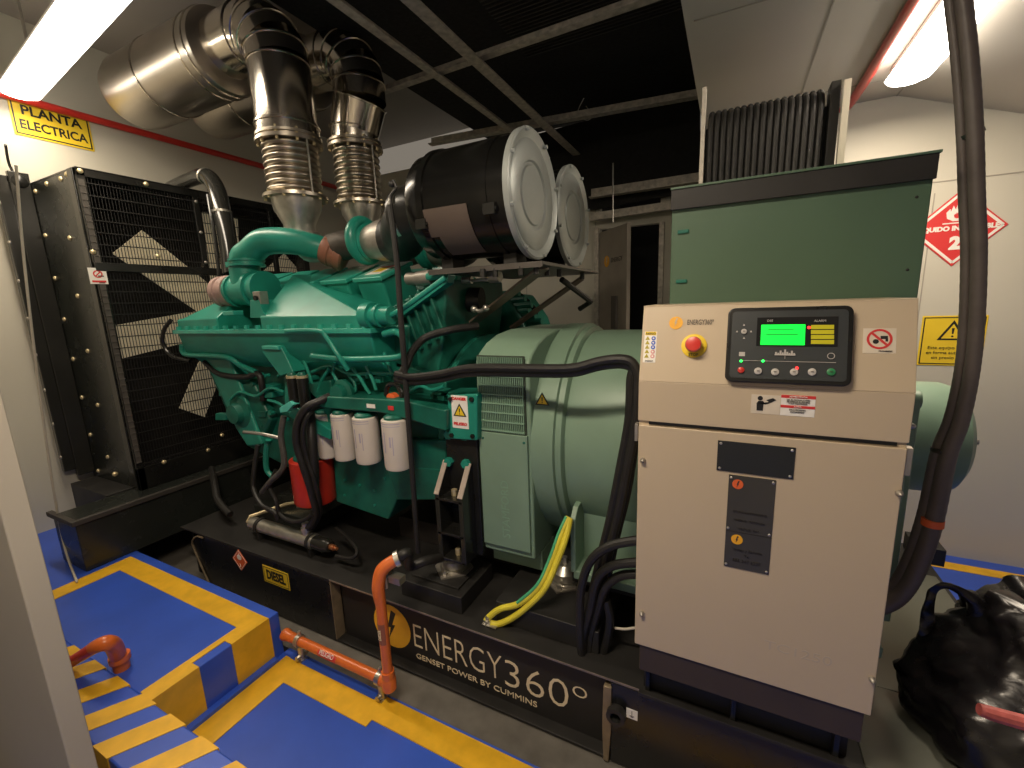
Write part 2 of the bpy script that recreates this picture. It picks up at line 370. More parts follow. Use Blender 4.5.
# ---------------------------------------------------------------- red pipes
b=B().tube([(-4.373,.72,3.23),(-4.373,3.55,3.215),(-4.373,4.3,3.20),(-4.373,4.59,3.195)],.026,n=14); tag(obj('red_pipe',b,RED),'long red pipe running along the left wall below the ceiling light','pipe')
b=B().tube([(.575,1.3,2.856),(.585,3.3,2.856),(.56,3.59,2.856)],.024,n=14); tag(obj('red_pipe',b,RED),'red pipe on the ceiling running down to the black cable riser','pipe')
# ---------------------------------------------------------------- wall signs
def wallsign(name,lab,c,x,y,w,h,m,t=.004,cat='sign'):
    b=B(); plate(b,c,x,y,w,h,t); o=obj(name,b,m,None,.003); return tag(o,lab,cat)
c=(A(20,98,1) if 0 else V((XL+.002,1.59,3.115)))
sg=wallsign('plant_sign','yellow sign lettered PLANTA ELECTRICA on the left wall',c,Y,Z,.42,.24,PAPY)
b=B(); 
for dx,dy,w,h in ((0,.105,.40,.008),(0,-.105,.40,.008),(-.196,0,.008,.218),(.196,0,.008,.218)): plate(b,c+X*.004+Y*dx+Z*dy,Y,Z,w,h,.001)
obj('border',b,PAPK,sg,flat=True)
text('lettering','PLANTA',.085,c+X*.004+Z*.048,Y,Z,PAPK,sg,bold=.002); text('lettering','ELECTRICA',.082,c+X*.004-Z*.045,Y,Z,PAPK,sg,bold=.002,xs=.86)
# flammable diamond
yw=YF-.004; cc=A(957,230,yw); sz=(A(1003,226,yw)-A(925,229,yw)).length/2*1.12
dg=X*.707+Z*.707; dh=-X*.707+Z*.707
c=V((A(957,228,yw).x,yw+.004,A(960,228,yw).z))
half=(A(957,192,yw)-A(957,268,yw)).length/2
sg=wallsign('hazard_diamond','red diamond flammable liquid sign with flame and number 2 on the back wall',c,dg,dh,half*1.414,half*1.414,PAPR)
b=B(); q=half*1.414*.90
for s_,a,bb in ((1,dg,dh),(-1,dg,dh),(1,dh,dg),(-1,dh,dg)):
    plate(b,c-Y*.004+a*(s_*q/2),X,Z,.001,.001,.0001)
    b.obox(c-Y*.0045+a*(s_*q/2),bb,a,Y,q/2,.007,.0008)
obj('border',b,PAPW,sg,flat=True)
FL=[(-.9,-.5),(-1.0,.1),(-.72,.45),(-.66,.15),(-.5,.75),(-.3,.35),(-.1,1.25),(.15,.55),(.38,.95),(.45,.3),(.75,.6),(.7,.15),(1.0,.25),(.85,-.45),(.4,-.8),(-.4,-.8)]
b=B(); poly(b,c+Z*half*.40,X,Z,FL,half*.26,.001,.004); plate(b,c-Y*.004+Z*half*.14,X,Z,half*.62,half*.03,.001); obj('flame',b,PAPW,sg,flat=True)
b=B(); poly(b,c+Z*half*.34,X,Z,FL,half*.10,.001,.0056); obj('flame_core',b,PAPR,sg,flat=True)
text('lettering','LIQUIDO INFLAMABLE',half*.165,c-Y*.004,X,Z,PAPW,sg,bold=.002); text('numeral','2',half*.44,c-Y*.004-Z*half*.40,X,Z,PAPW,sg,bold=.006)
# yellow warning sign
c0,c1=A(925,316,yw),A(962,366,yw); w=.30;h=(c0.z-c1.z)
c=V((c0.x+w/2-.01,yw+.004,(c0.z+c1.z)/2))
sg=wallsign('warning_sign','yellow rectangular warning sign with black triangle on the back wall',c,X,Z,w,h,PAPY)
b=B()
for dx,dy,w_,h_ in ((0,h/2-.012,w-.02,.006),(0,-h/2+.012,w-.02,.006),(-w/2+.012,0,.006,h-.02),(w/2-.012,0,.006,h-.02)): plate(b,c-Y*.004+X*dx+Z*dy,X,Z,w_,h_,.001)
obj('border',b,PAPK,sg,flat=True)
tri_sign(sg,c+Z*h*.17-Y*.002,X,Z,h*.24)
for i,sx in enumerate(('Este equipo arranca','en forma automatica','sin previo aviso')): text('lettering',sx,.027,c-Y*.004-Z*(h*(.14+i*.10)),X,Z,PAPK,sg)
# ================================================================ BASE SKID
SZ=.37; SY=1.37
sk=thing('base_skid','long black steel base frame lettered ENERGY360 under the engine','generator base',(-1.0,2.1,0))
b=B().box((-3.2,SY,SZ-.012),(.97,2.9,SZ)); obj('deck_plate',b,BLKM,sk,.003)
b=B().box((-2.93,SY,.004),(-1.80,SY+.02,SZ-.012)); obj('tank_panel',b,BLK,sk,.003)
b=B().box((-1.78,SY+.05,.004),(-.36,SY+.062,SZ-.012)); web=obj('web_panel',b,BLKM,sk)
b=B().box((-1.80,SY,.004),(-.34,SY+.06,.016)); obj('lower_flange',b,BLKM,sk,.002)
b=B().box((-1.80,SY-.003,SZ-.006),(.97,SY+.0,SZ+.001)); obj('edge_strip',b,mat('worn edge brown',(.30,.24,.19),.35,.5,.3,20),sk)
b=B().box((-.33,SY,.004),(.97,SY+.02,SZ-.012)); obj('end_panel',b,BLK,sk,.003)
b=B().box((.95,SY,.004),(.97,2.9,SZ-.012)).box((-3.2,2.88,.004),(.97,2.9,SZ-.012)); obj('side_panel',b,BLKM,sk)
b=B().box((-3.2,SY+.06,.004),(-3.18,2.9,SZ-.012)).box((-3.2,SY+.10,.004),(-2.93,SY+.12,SZ-.012)); obj('end_panel',b,BLKM,sk)
TANE=mat('worn tan edge',(.22,.17,.11),.45,.2,.2,20)
b=B().box((-1.803,SY-.001,.016),(-1.795,SY+.055,SZ-.012)); obj('gusset',b,TANE,sk)
b=B().tube([(-2.94,SY-.003,SZ-.02),(-3.02,SY,SZ-.03),(-3.08,SY+.0,SZ-.08),(-3.07,SY,SZ-.14),(-2.96,SY-.005,.02)],.006,n=6); obj('gusset',b,TANE,sk)
b=B().prism([(-3.07,SY+.004,SZ-.12),(-3.05,SY+.004,SZ-.04),(-2.93,SY+.004,SZ-.02),(-2.93,SY+.004,.01),(-2.96,SY+.004,.01)],(0,.012,0)); obj('end_gusset',b,BLK,sk)
b=B().prism([(-.355,SY-.01,SZ-.03),(-.325,SY-.01,SZ-.03),(-.325,SY-.01,.17),(-.335,SY-.01,.004),(-.355,SY-.01,.004),(-.36,SY-.01,.16)],(0,.03,0)); obj('lifting_lug',b,TANE,sk,.003)
b=B(); disc(b,(-.305,SY-.001,.24),X,Z,.035,.03,0,20,.02); obj('lifting_eye',b,BLKM,sk)
wy_=SY+.05
c=(A(392,626,wy_)); logo(sk,V((c.x,wy_,c.z)),X,Z,.118,mat('bright logo orange',(.95,.50,.03),.5),BLKM)
# lettering on the web: fitted between measured corners
e0=A(414,644,wy_); e1=A(575,712,wy_)
def fit(name,s,x0,x1,zb,h,m,parent,y,off=.0015,bold=0):
    o=text(name,s,h,(0,0,0),X,Z,m,None,off=0,bold=bold)
    xs=[v.co.x for v in o.data.vertices]; zs=[v.co.z for v in o.data.vertices]
    kx=(x1-x0)/(max(xs)-min(xs)); kz=h/(max(zs)-min(zs)); mx,mz=min(xs),min(zs)
    off3=V((x0,y-off,zb))-base(parent)
    for v in o.data.vertices: v.co=V(((v.co.x-mx)*kx,v.co.y-0,(v.co.z-mz)*kz))+off3
    o.location=(0,0,0); o.parent=parent; return o
tn=fit('brand_lettering','ENERGY',-1.305,-.82,.115,.125,LOGT,sk,wy_,bold=-.0022)
fit('brand_lettering','360º',-.805,-.435,.103,.130,LOGT,sk,wy_,bold=-.002)
fit('tagline_lettering','GENSET POWER BY CUMMINS',-1.30,-.655,.050,.028,LOGT,sk,wy_)
# stickers on tank panel
c=A(240,560,SY); b=B(); dg=(X*.707+Z*.707); dh=(Z*.707-X*.707); plate(b,(c.x,SY,c.z),dg,dh,.10,.10,.002); st=obj('hazard_diamond',b,LOGR,sk)
b=B(); poly(b,V((c.x,SY-.002,c.z+.02)),X,Z,FL,.022,.001); obj('flame',b,PAPW,st,flat=True); text('numeral','3',.03,(c.x,SY-.002,c.z-.035),X,Z,PAPW,st)
b=B()
for s_,a,bb in ((1,dg,dh),(-1,dg,dh),(1,dh,dg),(-1,dh,dg)): b.obox(V((c.x,SY-.002,c.z))+a*(s_*.044),bb,a,Y,.044,.0015,.0006)
obj('border',b,PAPW,st,flat=True)
c0=A(262,561,SY); c1=A(289,580,SY); w=c1.x-c0.x; c=V(((c0.x+c1.x)/2,SY,(A(262,572,SY).z+A(289,582,SY).z)/2))
b=B(); plate(b,c,X,Z,w,.105,.002); st=obj('diesel_sticker',b,PAPY,sk); 
b=B()
for dx,dz,w_,h_ in ((0,.045,w-.012,.003),(0,-.045,w-.012,.003),(-w/2+.008,0,.003,.09),(w/2-.008,0,.003,.09)): plate(b,c-Y*.002+X*dx+Z*dz,X,Z,w_,h_,.0008)
obj('border',b,PAPK,st,flat=True); text('lettering','DIESEL',.078,c-Y*.002,X,Z,PAPK,st,bold=.0025,xs=(w-.03)/.27)
c=A(632,714,SY); b=B(); plate(b,(c.x,SY,c.z),X,Z,.040,.040,.002); st=obj('earth_sticker',b,PAPW,sk)
b=B(); plate(b,(c.x,SY-.002,c.z+.003),X,Z,.002,.022,.001); plate(b,(c.x,SY-.002,c.z-.008),X,Z,.016,.002,.001); plate(b,(c.x,SY-.002,c.z-.012),X,Z,.009,.002,.001); obj('earth_symbol',b,TXTK,st,flat=True)
# raised tank deck in the middle and mounting blocks on the deck
def block(name,lab,x0,x1,y0,y1,z1,m=BLKM,bev=.004):
    b=B().box((x0,y0,SZ),(x1,y1,z1)); return obj(name,b,m,sk,bev,label=lab)
dk=[AZ(543,512,.52),AZ(462,492,.52),AZ(400,500,.52)]
b=B().box((-1.75,1.86,SZ),(-.93,2.55,.50)); obj('raised_tank_top',b,mat('deck sheen black',(.03,.026,.024),.3,.0,.2,4),sk,.006)
m0=AZ(403,574,.47); m1=AZ(455,602,.47); m2=AZ(478,555,.47)
block('mounting_block',None,-1.37,-1.02,1.43,1.72,.455)
b=B().box((-1.33,1.47,.455),(-1.06,1.68,.467)); obj('mounting_plate',b,BLKM,sk,.002)
block('mounting_block',None,-.86,-.40,1.46,1.95,.47)
block('mounting_block',None,-2.85,-2.28,1.66,2.1,.46,GUN)
# ================================================================ ANTI-VIBRATION ISOLATORS
def isol(x,y,z,lab):
    t=thing('vibration_isolator',lab,'vibration mount',(x,y,z),'vibration mounts under the generator')
    b=B().lathe((x,y,z),Z,[(0,.07),(.012,.07),(.015,.055),(.02,.06),(.055,.06),(.07,.045),(.085,.03)],28); obj('cup',b,STEEL,t)
    b=B().prism([(x-.09,y-.035,z),(x,y-.11,z),(x+.09,y-.035,z),(x+.09,y+.035,z),(x,y+.1,z),(x-.09,y+.035,z)],(0,0,.008)); obj('flange',b,CAST,t)
    b=B().cyl((x,y-.08,z+.008),(x,y-.08,z+.026),.012,n=6).cyl((x,y,z+.085),(x,y,z+.12),.012,n=8); obj('bolt',b,STEEL,t)
isol(-1.17,1.60,.467,'silver round vibration mount under the black engine bracket')
isol(-.63,1.72,.47,'silver round vibration mount under the green alternator foot')
isol(-2.52,1.85,.46,'small silver vibration mount under the front of the engine')
# ================================================================ ENGINE SUPPORT BRACKET (black)
es=thing('engine_bracket','black steel engine support bracket with two slanted ribs','bracket',(-1.12,1.6,.55))
x0,x1=A(437,505,1.50).x-.01,A(461,508,1.50).x+.01
b=B().box((x0+.01,1.60,.57),(x1+.03,1.625,1.24)); obj('back_plate',b,BLK,es,.004)
for x in (x0+.012,x1-.012):
    b=B().prism([(x-.012,1.50,.57),(x-.012,1.60,.57),(x-.012,1.60,1.03),(x-.012,1.59,1.03),(x-.012,1.50,.90)],(.024,0,0)); obj('rib',b,BLKG,es,.003)
    b=B().hexa([(x-.013,1.497,.898),(x+.013,1.497,.898),(x+.013,1.588,1.031),(x-.013,1.588,1.031)],[(x-.013,1.495,.902),(x+.013,1.495,.902),(x+.013,1.586,1.035),(x-.013,1.586,1.035)]); obj('rib_edge',b,mat('bare rib edge',(.55,.46,.40),.35,.4,.1,20),es)
for z in (.57,.70,.87): b=B().box((x0+.003,1.50,z),(x1-.003,1.60,z+.013)); obj('shelf_plate',b,BLK,es,.002)
for z in (.883,.583): b=B().cyl(((x0+x1)/2,1.55,z),((x0+x1)/2,1.55,z+.03),.014,n=6); obj('nut',b,BRASS,es)
bolts('bolt',[A(u,v,1.60) for u,v in ((450,434),(466,435),(450,461),(467,463))],(0,-1,0),.022,.022,TEAL,es,dome=False)
# ================================================================ RADIATOR
RX=-3.63; RT=2.665; RB=.55; RY0=1.37; RY1=2.98
ra=thing('radiator','tall black radiator with wire fan guard at the left wall','radiator',(-3.95,2.15,.237))
b=B().box((-4.3,RY0,RB),(RX-.02,RY0+.012,RT-.01)); obj('side_panel',b,GUN,ra,.003)
b=B().box((-4.3,RY1-.012,RB),(RX,RY1,RT-.01)); obj('side_panel',b,GUN,ra,.003)
b=B().box((-4.3,RY0,RT-.012),(RX,RY1,RT+.004)); obj('top_panel',b,BLK,ra,.004)
b=B().box((-4.36,RY0-.16,RB+.1),(-4.31,RY0,RT+.03)).box((-4.33,RY0-.10,RB+.05),(-4.29,RY0-.0,RT+.06)); obj('side_column',b,BLKG,ra,.006)
b=B().box((-4.34,RY0,RB),(-4.30,RY1,RT)); obj('radiator_core',b,ACO,ra)
# front frame
b=B().box((RX-.03,RY0,RB),(RX,RY0+.045,RT)); obj('frame_stile',b,BLK,ra,.004)
b=B().box((RX-.10,RY0-.008,RB),(RX-.03,RY0+.0,RT)); obj('corner_strip',b,BLKG,ra,.004)
b=B().box((RX-.03,RY1-.06,RB),(RX,RY1,RT)); obj('frame_stile',b,BLK,ra,.004)
b=B().box((RX-.03,RY0,RT-.05),(RX,RY1,RT)); obj('frame_rail',b,BLK,ra,.004)
b=B().box((RX-.03,RY0,RB),(RX,RY1,RB+.16)); obj('frame_rail',b,BLK,ra,.004)
b=B().box((RX-.03,RY0,2.045),(RX+.005,RY1,2.10)); obj('frame_rail',b,BLK,ra,.004)
b=B().box((RX-.03,2.02,2.1),(RX+.004,2.06,RT-.05)); obj('frame_mullion',b,BLK,ra,.003)
b=B().box((RX-.02,2.62,RB),(RX+.004,2.66,RT-.05)); obj('frame_mullion',b,BLK,ra,.003)
z=RB+.2; pts=[(RX,RY0+.004,z)]
while z<RT-.1: pts+=[(RX+.001,RY0+.004,z),(RX+.0045,RY0+.004,z+.001),(RX+.0045,RY0+.004,z+.007),(RX+.001,RY0+.004,z+.008)]; z+=.042
pts+=[(RX+.001,RY0+.004,z),(RX,RY0+.004,z)]; b=B().prism(pts,(0,.03,0))
obj('edge_ticks',b,mat('rubber trim grey',(.09,.08,.07),.5),ra,label='ribbed rubber trim on frame edge')
b=B(); y=RY0+.055
while y<RY1-.06:
    b.box((RX-.016,y,RB+.15),(RX-.0125,y+.0032,RT-.05)); y+=.0175
z=RB+.18
while z<RT-.05:
    b.box((RX-.012,RY0+.04,z),(RX-.008,RY1-.06,z+.006)); z+=.074
obj('fan_guard',b,BLKM,ra,flat=True,label='black wire mesh guard')
# bolts
BP=[(24,176),(31,229),(40,281),(49,333),(58,382),(67,431),(76,478)]
bolts('bolt',[A(u,v,RY0) for u,v in [(61,179),(70,238),(78,296),(88,351),(98,405),(108,457)]],(0,-1,0),.016,.012,BRASS,ra)
bolts('bolt',[(-4.24,RY0,RT-.06-i*.285) for i in range(8)],(0,-1,0),.016,.012,BRASS,ra)
bolts('bolt',[(-4.05,RY0,RT-.04),(-3.74,RY0-.002,RT-.03)],(0,-1,0),.016,.012,BRASS,ra)
bolts('bolt',[(-4.31,RY0-.16,RT-.15-i*.25) for i in range(8)],(0,-1,0),.012,.01,CAST,ra)
bolts('bolt',[AX(u,v,RX) for u,v in ((80,171),(93,252),(146,184),(158,256),(115,474),(164,462),(208,450),(222,435))],(1,0,0),.016,.012,BRASS,ra)
bolts('bolt',[(RX+.004,2.04,z) for z in (2.58,2.36,2.14)],(1,0,0),.013,.01,CAST,ra)
c=AX(98,276,RX); b=B().box((RX,c.y-.045,c.z-.05),(RX+.003,c.y+.045,c.z+.05)); st=obj('warning_sticker',b,PAPW,ra,label='small white warning sticker with red ring')
b=B(); disc(b,(RX+.003,c.y,c.z+.012),Y,Z,.024,.001,0,20,.017); plate(b,(RX+.003,c.y,c.z+.012),Y+Z,Z-Y,.036,.006,.001); plate(b,(RX+.003,c.y,c.z-.034),Y,Z,.07,.012,.001); obj('red_marks',b,PAPR,st,flat=True)
# fan
FC=V((-3.80,2.27,1.71))
b=B().lathe((-3.93,FC.y,FC.z),X,[(0,.14),(.10,.14),(.12,.10),(.17,.10),(.18,.03)],24); fan=obj('fan_hub',b,BLK,ra)
for i in range(7):
    a=math.radians(87+51.43*i); d=V((0,math.cos(a),math.sin(a))); s_=V((0,-math.sin(a),math.cos(a)))
    pr=[]; r0,r1=.15,.83
    w0,w1=.11,.125
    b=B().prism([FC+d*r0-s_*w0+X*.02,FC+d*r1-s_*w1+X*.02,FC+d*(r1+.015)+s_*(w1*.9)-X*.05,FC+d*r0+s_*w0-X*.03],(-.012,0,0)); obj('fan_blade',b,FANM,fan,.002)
# foot
b=B().box((-3.74,.95,.238),(-3.42,2.9,.55)); obj('support_base',b,GUN,ra,.006)
b=B().box((-4.3,1.22,.238),(-3.75,2.9,.56)); obj('core_sump',b,BLKM,ra,.006)
b=B().prism([(-3.76,.93,.545),(-3.40,.93,.545),(-3.40,2.9,.545),(-3.43,2.9,.545),(-3.43,.96,.545),(-3.76,.96,.545)],(0,0,.03)); obj('base_flange',b,mat('flange dark grey',(.05,.045,.04),.45),ra,.003)
b=B().tube([(-4.32,1.33,RT+.0),(-4.33,1.30,RT+.10),(-4.22,1.27,RT+.20)],.008,n=6); obj('lifting_rod',b,BLKM,ra)
b=B().sph((-4.33,RY0-.05,RT-.0),.06); obj('tank_cap',b,BLK,ra)
# coolant pipe over the radiator
b=B().tube([A(172,188,2.15),A(190,180,2.12),A(206,176,2.08),A(216,188,2.05),A(223,215,2.0),A(228,245,1.95),A(231,275,1.9)],[.05,.05,.055,.058,.058,.055,.05],n=18)
t=obj('coolant_pipe',b,BLKG); tag(t,'black coolant pipe arching from the radiator top down to the engine','pipe')
p=A(206,176,2.08); q=A(222,212,2.0)
for c,d in ((p,V((.6,0,-.4))),(q,V((0.05,-.05,-1)))): b=B().lathe(c-d.normalized()*.008,d,[(0,.058),(0,.0615),(.016,.0615),(.016,.058)],24); obj('hose_clamp',b,STEEL,t)
b=B().tube([A(220,300,1.9),A(218,262,1.92),A(213,225,1.95),A(208,195,2.0)],.012,n=8); tag(obj('vent_hose',b,BLK),'thin dark vent hose beside the arching coolant pipe','hose')
b=B().tube([(-3.4,1.72,.62),(-3.2,1.62,.56),(-3.05,1.55,.50),(-2.88,1.52,.45)],.022,n=10); tag(obj('drain_hose',b,RUB),'black drain hose lying at the foot of the radiator','hose')
# ================================================================ ENGINE
en=thing('engine','large teal twelve cylinder diesel engine','engine',(-2.3,2.15,.5))
def E_(name,b,m=TEAL,bev=.006,label=None,ang=35): return obj(name,b,m,en,bev,label,ang)
# crankcase
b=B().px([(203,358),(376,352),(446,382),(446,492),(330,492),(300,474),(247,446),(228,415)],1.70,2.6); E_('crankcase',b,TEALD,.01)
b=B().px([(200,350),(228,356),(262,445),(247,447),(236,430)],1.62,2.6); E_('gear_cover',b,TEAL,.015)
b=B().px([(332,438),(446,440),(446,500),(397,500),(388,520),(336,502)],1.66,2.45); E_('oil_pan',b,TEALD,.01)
b=B().px([(386,466),(447,470),(447,500),(397,500)],1.655,1.72); E_('pan_cover',b,TEALD,.006)
bolts('pan_bolt',[A(u,v,1.66) for u,v in ((345,480),(360,485),(375,490),(345,495),(375,505),(385,478))],(0,-1,0),.008,.008,TEAL,en,dome=False)
b=B().lathe((-1.52,2.15,1.10),X,[(0,.44),(.02,.46),(.05,.46),(.07,.44),(.24,.46),(.26,.48),(.29,.48)],48); E_('flywheel_housing',b,TEALD,0)
b=B().px([(447,392),(480,392),(480,440),(477,470),(480,505),(447,505)],1.64,1.75); E_('mount_pad',b,TEALD,.006)
b=B().px([(447,395),(477,394),(477,441),(448,439)],1.565,1.64); pc=E_('bracket_cover',b,TEAL,.008)
c=A(460,412,1.565)
b=B(); plate(b,c,X,Z,.085,.15,.002); st=obj('warning_sticker',b,PAPW,pc,label='white sticker with yellow triangle and red lettering')
for dz in (.06,-.055): text('sticker_text','DANGER' if dz>0 else 'PELIGRO',.018,c-Y*.002+Z*dz,X,Z,PAPR,pc,bold=.0008)
tri_sign(pc,c+Z*.004,X,Z,.036)
bolts('cap_bolt',[A(u,v,1.565) for u,v in ((451,399),(472,399),(452,435),(473,436))],(0,-1,0),.011,.01,BLK,en,dome=False)
# side intake housing (charge air cooler) near bank
fz=1.645; xl=A(174,331,1.53).x; xr=A(372,331,1.53).x; xc1=A(228,300,1.55).x; xc2=A(262,290,1.55).x
b=B().box((xl,1.52,fz-.012),(xr,1.95,fz+.012)); E_('cooler_flange',b,mat('teal edge highlight',(.035,.36,.27),.3,0,.1,6,coat=.4),.003)
b=B().prism([(xl+.02,1.535,fz),(xl+.02,1.90,fz),(xl+.02,1.90,1.42),(xl+.02,1.66,1.42),(xl+.02,1.56,1.52)],(xr-xl-.04,0,0)); E_('cooler_body',b,TEAL,.01)
rz=1.725
# left half: ridge then slope up to the inlet
def half(xe,xi,zk,name):
    s=1 if xi>xe else -1
    pe=[(xe,1.54,fz),(xe,1.54,rz-.005),(xe+s*.01,1.57,rz),(xe,1.90,rz+.01),(xe,1.90,fz)]
    pi=[(xi,1.54,fz),(xi,1.54,rz),(xi,1.78,zk),(xi,1.92,zk+.005),(xi,1.92,fz)]
    vs=pe+pi; fs=[(i,(i+1)%5,(i+1)%5+5,i+5) for i in range(5)]+[(4,3,2,1,0),(5,6,7,8,9)]
    if s<0: fs=[tuple(reversed(f)) for f in fs]
    b=B(); b.add(vs,[tuple(reversed(f)) for f in fs]); return E_(name,b,TEAL,.008)
half(xl+.03,A(226,290,1.62).x,A(219,288,1.78).z,'intake_manifold'); half(xr-.08,A(266,290,1.6).x,A(262,277,1.78).z,'intake_manifold')
bl=[(xl+.05+i*(xr-xl-.1)/16,1.55,fz+.012) for i in range(17)]
bolts('flange_bolt',[(p[0],1.534,p[2]) for p in bl],Z,.015,.022,MATS['teal edge highlight'],en,dome=False)
b=B().box((xl+.10,1.50,1.655),(xl+.10,1.5,1.655))
# tee and inlet elbow
tc=A(248,290,1.66)
b=B().lathe(tc-X*.13,X,[(0,.085),(.03,.085),(.03,.098),(.05,.098),(.05,.088),(.20,.088),(.20,.105),(.225,.105),(.225,.09),(.30,.10)],28)
b.cyl(tc,tc+Z*.15,.082,n=28); E_('inlet_tee',b,TEAL,0)
b=B().lathe(tc-X*.26,X,[(0,.075),(.01,.092),(.05,.094),(.055,.086),(.075,.086),(.08,.095),(.13,.092),(.135,.08)],28); E_('coupling_hose',b,PINK,0,label='greyish pink rubber coupling hose')
b=B().px([(250,300),(258,300),(263,312),(268,318),(250,318)],1.545,1.66); E_('tee_bracket',b,TEAL,.003)
ep=[tc+Z*.10,tc+Z*.18,A(251,252,1.67),A(264,242,1.69),A(287,241,1.73),A(310,245,1.78),A(328,250,1.83)]
b=B().tube(ep,[.072,.072,.074,.074,.071,.067,.064],n=28); E_('inlet_elbow',b,TEAL,0)
p=A(247,263,1.66); b=B().lathe(p-Z*.02,Z,[(0,.085),(0,.096),(.012,.096),(.014,.09),(.026,.09),(.028,.096),(.04,.096),(.04,.085)],28).box((p.x-.16,p.y-.03,p.z-.015),(p.x-.09,p.y+.01,p.z+.015)); E_('elbow_clamp',b,TEAL,0)
p=A(327,250,1.83); q=A(342,256,1.87); b=B().lathe(p,q-p,[(-.02,.075),(0,.084),(.03,.086),(.035,.08),(.06,.08),(.065,.086),(.10,.084),(.11,.07)],24); E_('coupling_hose',b,BRO,0,label='rust coloured coupling hose')
# sensors on the housing
c=A(265,298,1.60)
b=B().box((c.x-.03,1.55,c.z-.035),(c.x+.03,1.60,c.z+.035)); E_('sensor_plate',b,CAST,.003)
b=B().cyl((c.x+.005,1.56,c.z),(c.x+.005,1.535,c.z),.013,n=12); E_('sensor',b,BLK,0)
c=A(234,313,1.535); b=B().box((c.x-.05,1.50,c.z-.012),(c.x+.05,1.56,c.z+.012)); E_('name_tab',b,mat('teal edge highlight',(1,1,1)),.004)
c=A(271,347,1.535); b=B().px([(264,345),(280,345),(293,372),(280,376),(262,352)],1.53,1.62); E_('side_bracket',b,TEAL,.004)
b=B().box((A(264,347,1.53).x,1.515,A(264,347,1.53).z-.012),(A(281,347,1.53).x,1.54,A(264,347,1.53).z+.008)); E_('name_tab',b,MATS['teal edge highlight'],.003)
# pipe joint at the right end of the housing
c=A(366,316,1.56); 
b=B().lathe(c,X,[(0,.045),(0,.062),(.05,.062),(.05,.045),(.085,.045),(.085,.055),(.10,.055),(.10,.042),(.16,.042)],24); E_('outlet_fitting',b,TEAL,0)
b=B().tube([c+X*.15,A(397,312,1.56),A(412,302,1.58),A(445,278,1.62)],.013,n=12); E_('water_pipe',b,TEAL,0)
b=B().tube([A(384,334,1.54),A(396,332,1.54),A(403,338,1.54),A(404,350,1.54),A(399,357,1.54),A(370,359,1.54),A(340,359,1.54),A(312,356,1.54)],.016,n=12); E_('water_pipe',b,TEAL,0)
b=B().tube([A(286,331,1.50),A(318,331,1.50),A(327,338,1.50),A(338,355,1.50),A(348,370,1.53)],.012,n=10); E_('fuel_line',b,TEAL,0)
b=B().tube([A(182,345,1.56),A(183,352,1.56),A(190,355,1.56),A(225,357,1.57),A(240,365,1.6),A(256,372,1.62)],.016,n=10); E_('water_pipe',b,TEAL,0)
b=B().tube([A(171,320,1.52),A(164,330,1.5),A(163,343,1.5),A(172,356,1.52),A(190,361,1.56)],.012,n=10); tag(obj('vent_hose',b,BLK),'thin black hose looping around the left end of the teal engine','hose')
b=B().tube([A(205,362,1.62),A(220,374,1.62),A(245,377,1.62),A(258,374,1.62),A(262,385,1.62),A(263,400,1.63)],.018,n=10); tag(obj('coolant_hose',b,RUB),'black hose clipped along the lower front of the teal engine','hose')
# rocker covers, both banks
def rocker(x,bank,z=1.85,y=1.92):
    s=-1 if bank=='near' else 1; yy=y if s<0 else 4.3-y
    n=V((0,s*.34,.94)); t=V((0,.94,-s*.34))
    b=B().obox((x,yy,z),X,t,n,.092,.13,.10); o=E_('rocker_cover',b,TEAL,.015)
    b=B().obox(V((x,yy,z))+n*.10,X,t,n,.102,.142,.012); obj('cover_lid',b,MATS['teal edge highlight'],o,.006)
    return o,n,t,V((x,yy,z))
for i in range(5):
    ro=rocker(-1.72-.25*i,'near')
    if i==0: r0=ro
o,n,t,c=r0
b=B(); b.obox(c+n*.1135-t*.02,X,t,n,.05,.07,.001); st=obj('warning_sticker',b,PAPW,o,label='white and yellow warning sticker')
b=B(); b.obox(c+n*.115-t*.015,X,t,n,.03,.035,.001); obj('yellow_field',b,PAPY,o)
b=B(); b.obox(c+n*.115+t*.045,X,t,n,.045,.008,.001); obj('red_stripe',b,PAPR,o)
for i in range(6): rocker(-1.63-.235*i,'far',1.84,1.86)
# heads below rocker covers, valley
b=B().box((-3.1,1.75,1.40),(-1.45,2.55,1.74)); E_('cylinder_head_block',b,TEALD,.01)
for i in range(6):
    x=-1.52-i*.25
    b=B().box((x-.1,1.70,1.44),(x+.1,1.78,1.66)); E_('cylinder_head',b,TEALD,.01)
# rear top casting to the right of the housing
b=B().px([(392,306),(444,278),(446,300),(442,350),(436,382),(392,382)],1.75,2.35); E_('rear_gear_housing',b,TEALD,.012)
for k in range(5):
    p=A(405+k*8,330-k*5,1.74); b=B().obox(p,(.35,0,-.93),Y,(.93,0,.35),.13,.02,.008); E_('casting_rib',b,TEALD,.004)
b=B().px([(397,308),(448,275),(447,283),(400,318)],1.70,1.76); E_('lifting_bracket',b,TEAL,.004)
# far bank rear casting with studs
b=B().px([(478,292),(505,295),(522,320),(530,345),(500,348),(470,345)],2.45,2.9); E_('rear_casting',b,TEALD,.02)
for k in range(9):
    p=A(497+k*3.2,296+k*5.5,2.5); b=B().cyl(p,p+V((.16+.02*(k%3),0,.01)),.03,.022,n=10); E_('rear_stud',b,TEALD,0)
b=B().tube([A(520,312,2.6),A(528,314,2.6),A(536,312,2.6),A(526,300,2.6),A(515,292,2.6)],.016,n=8); E_('breather_elbow',b,BLK,0)
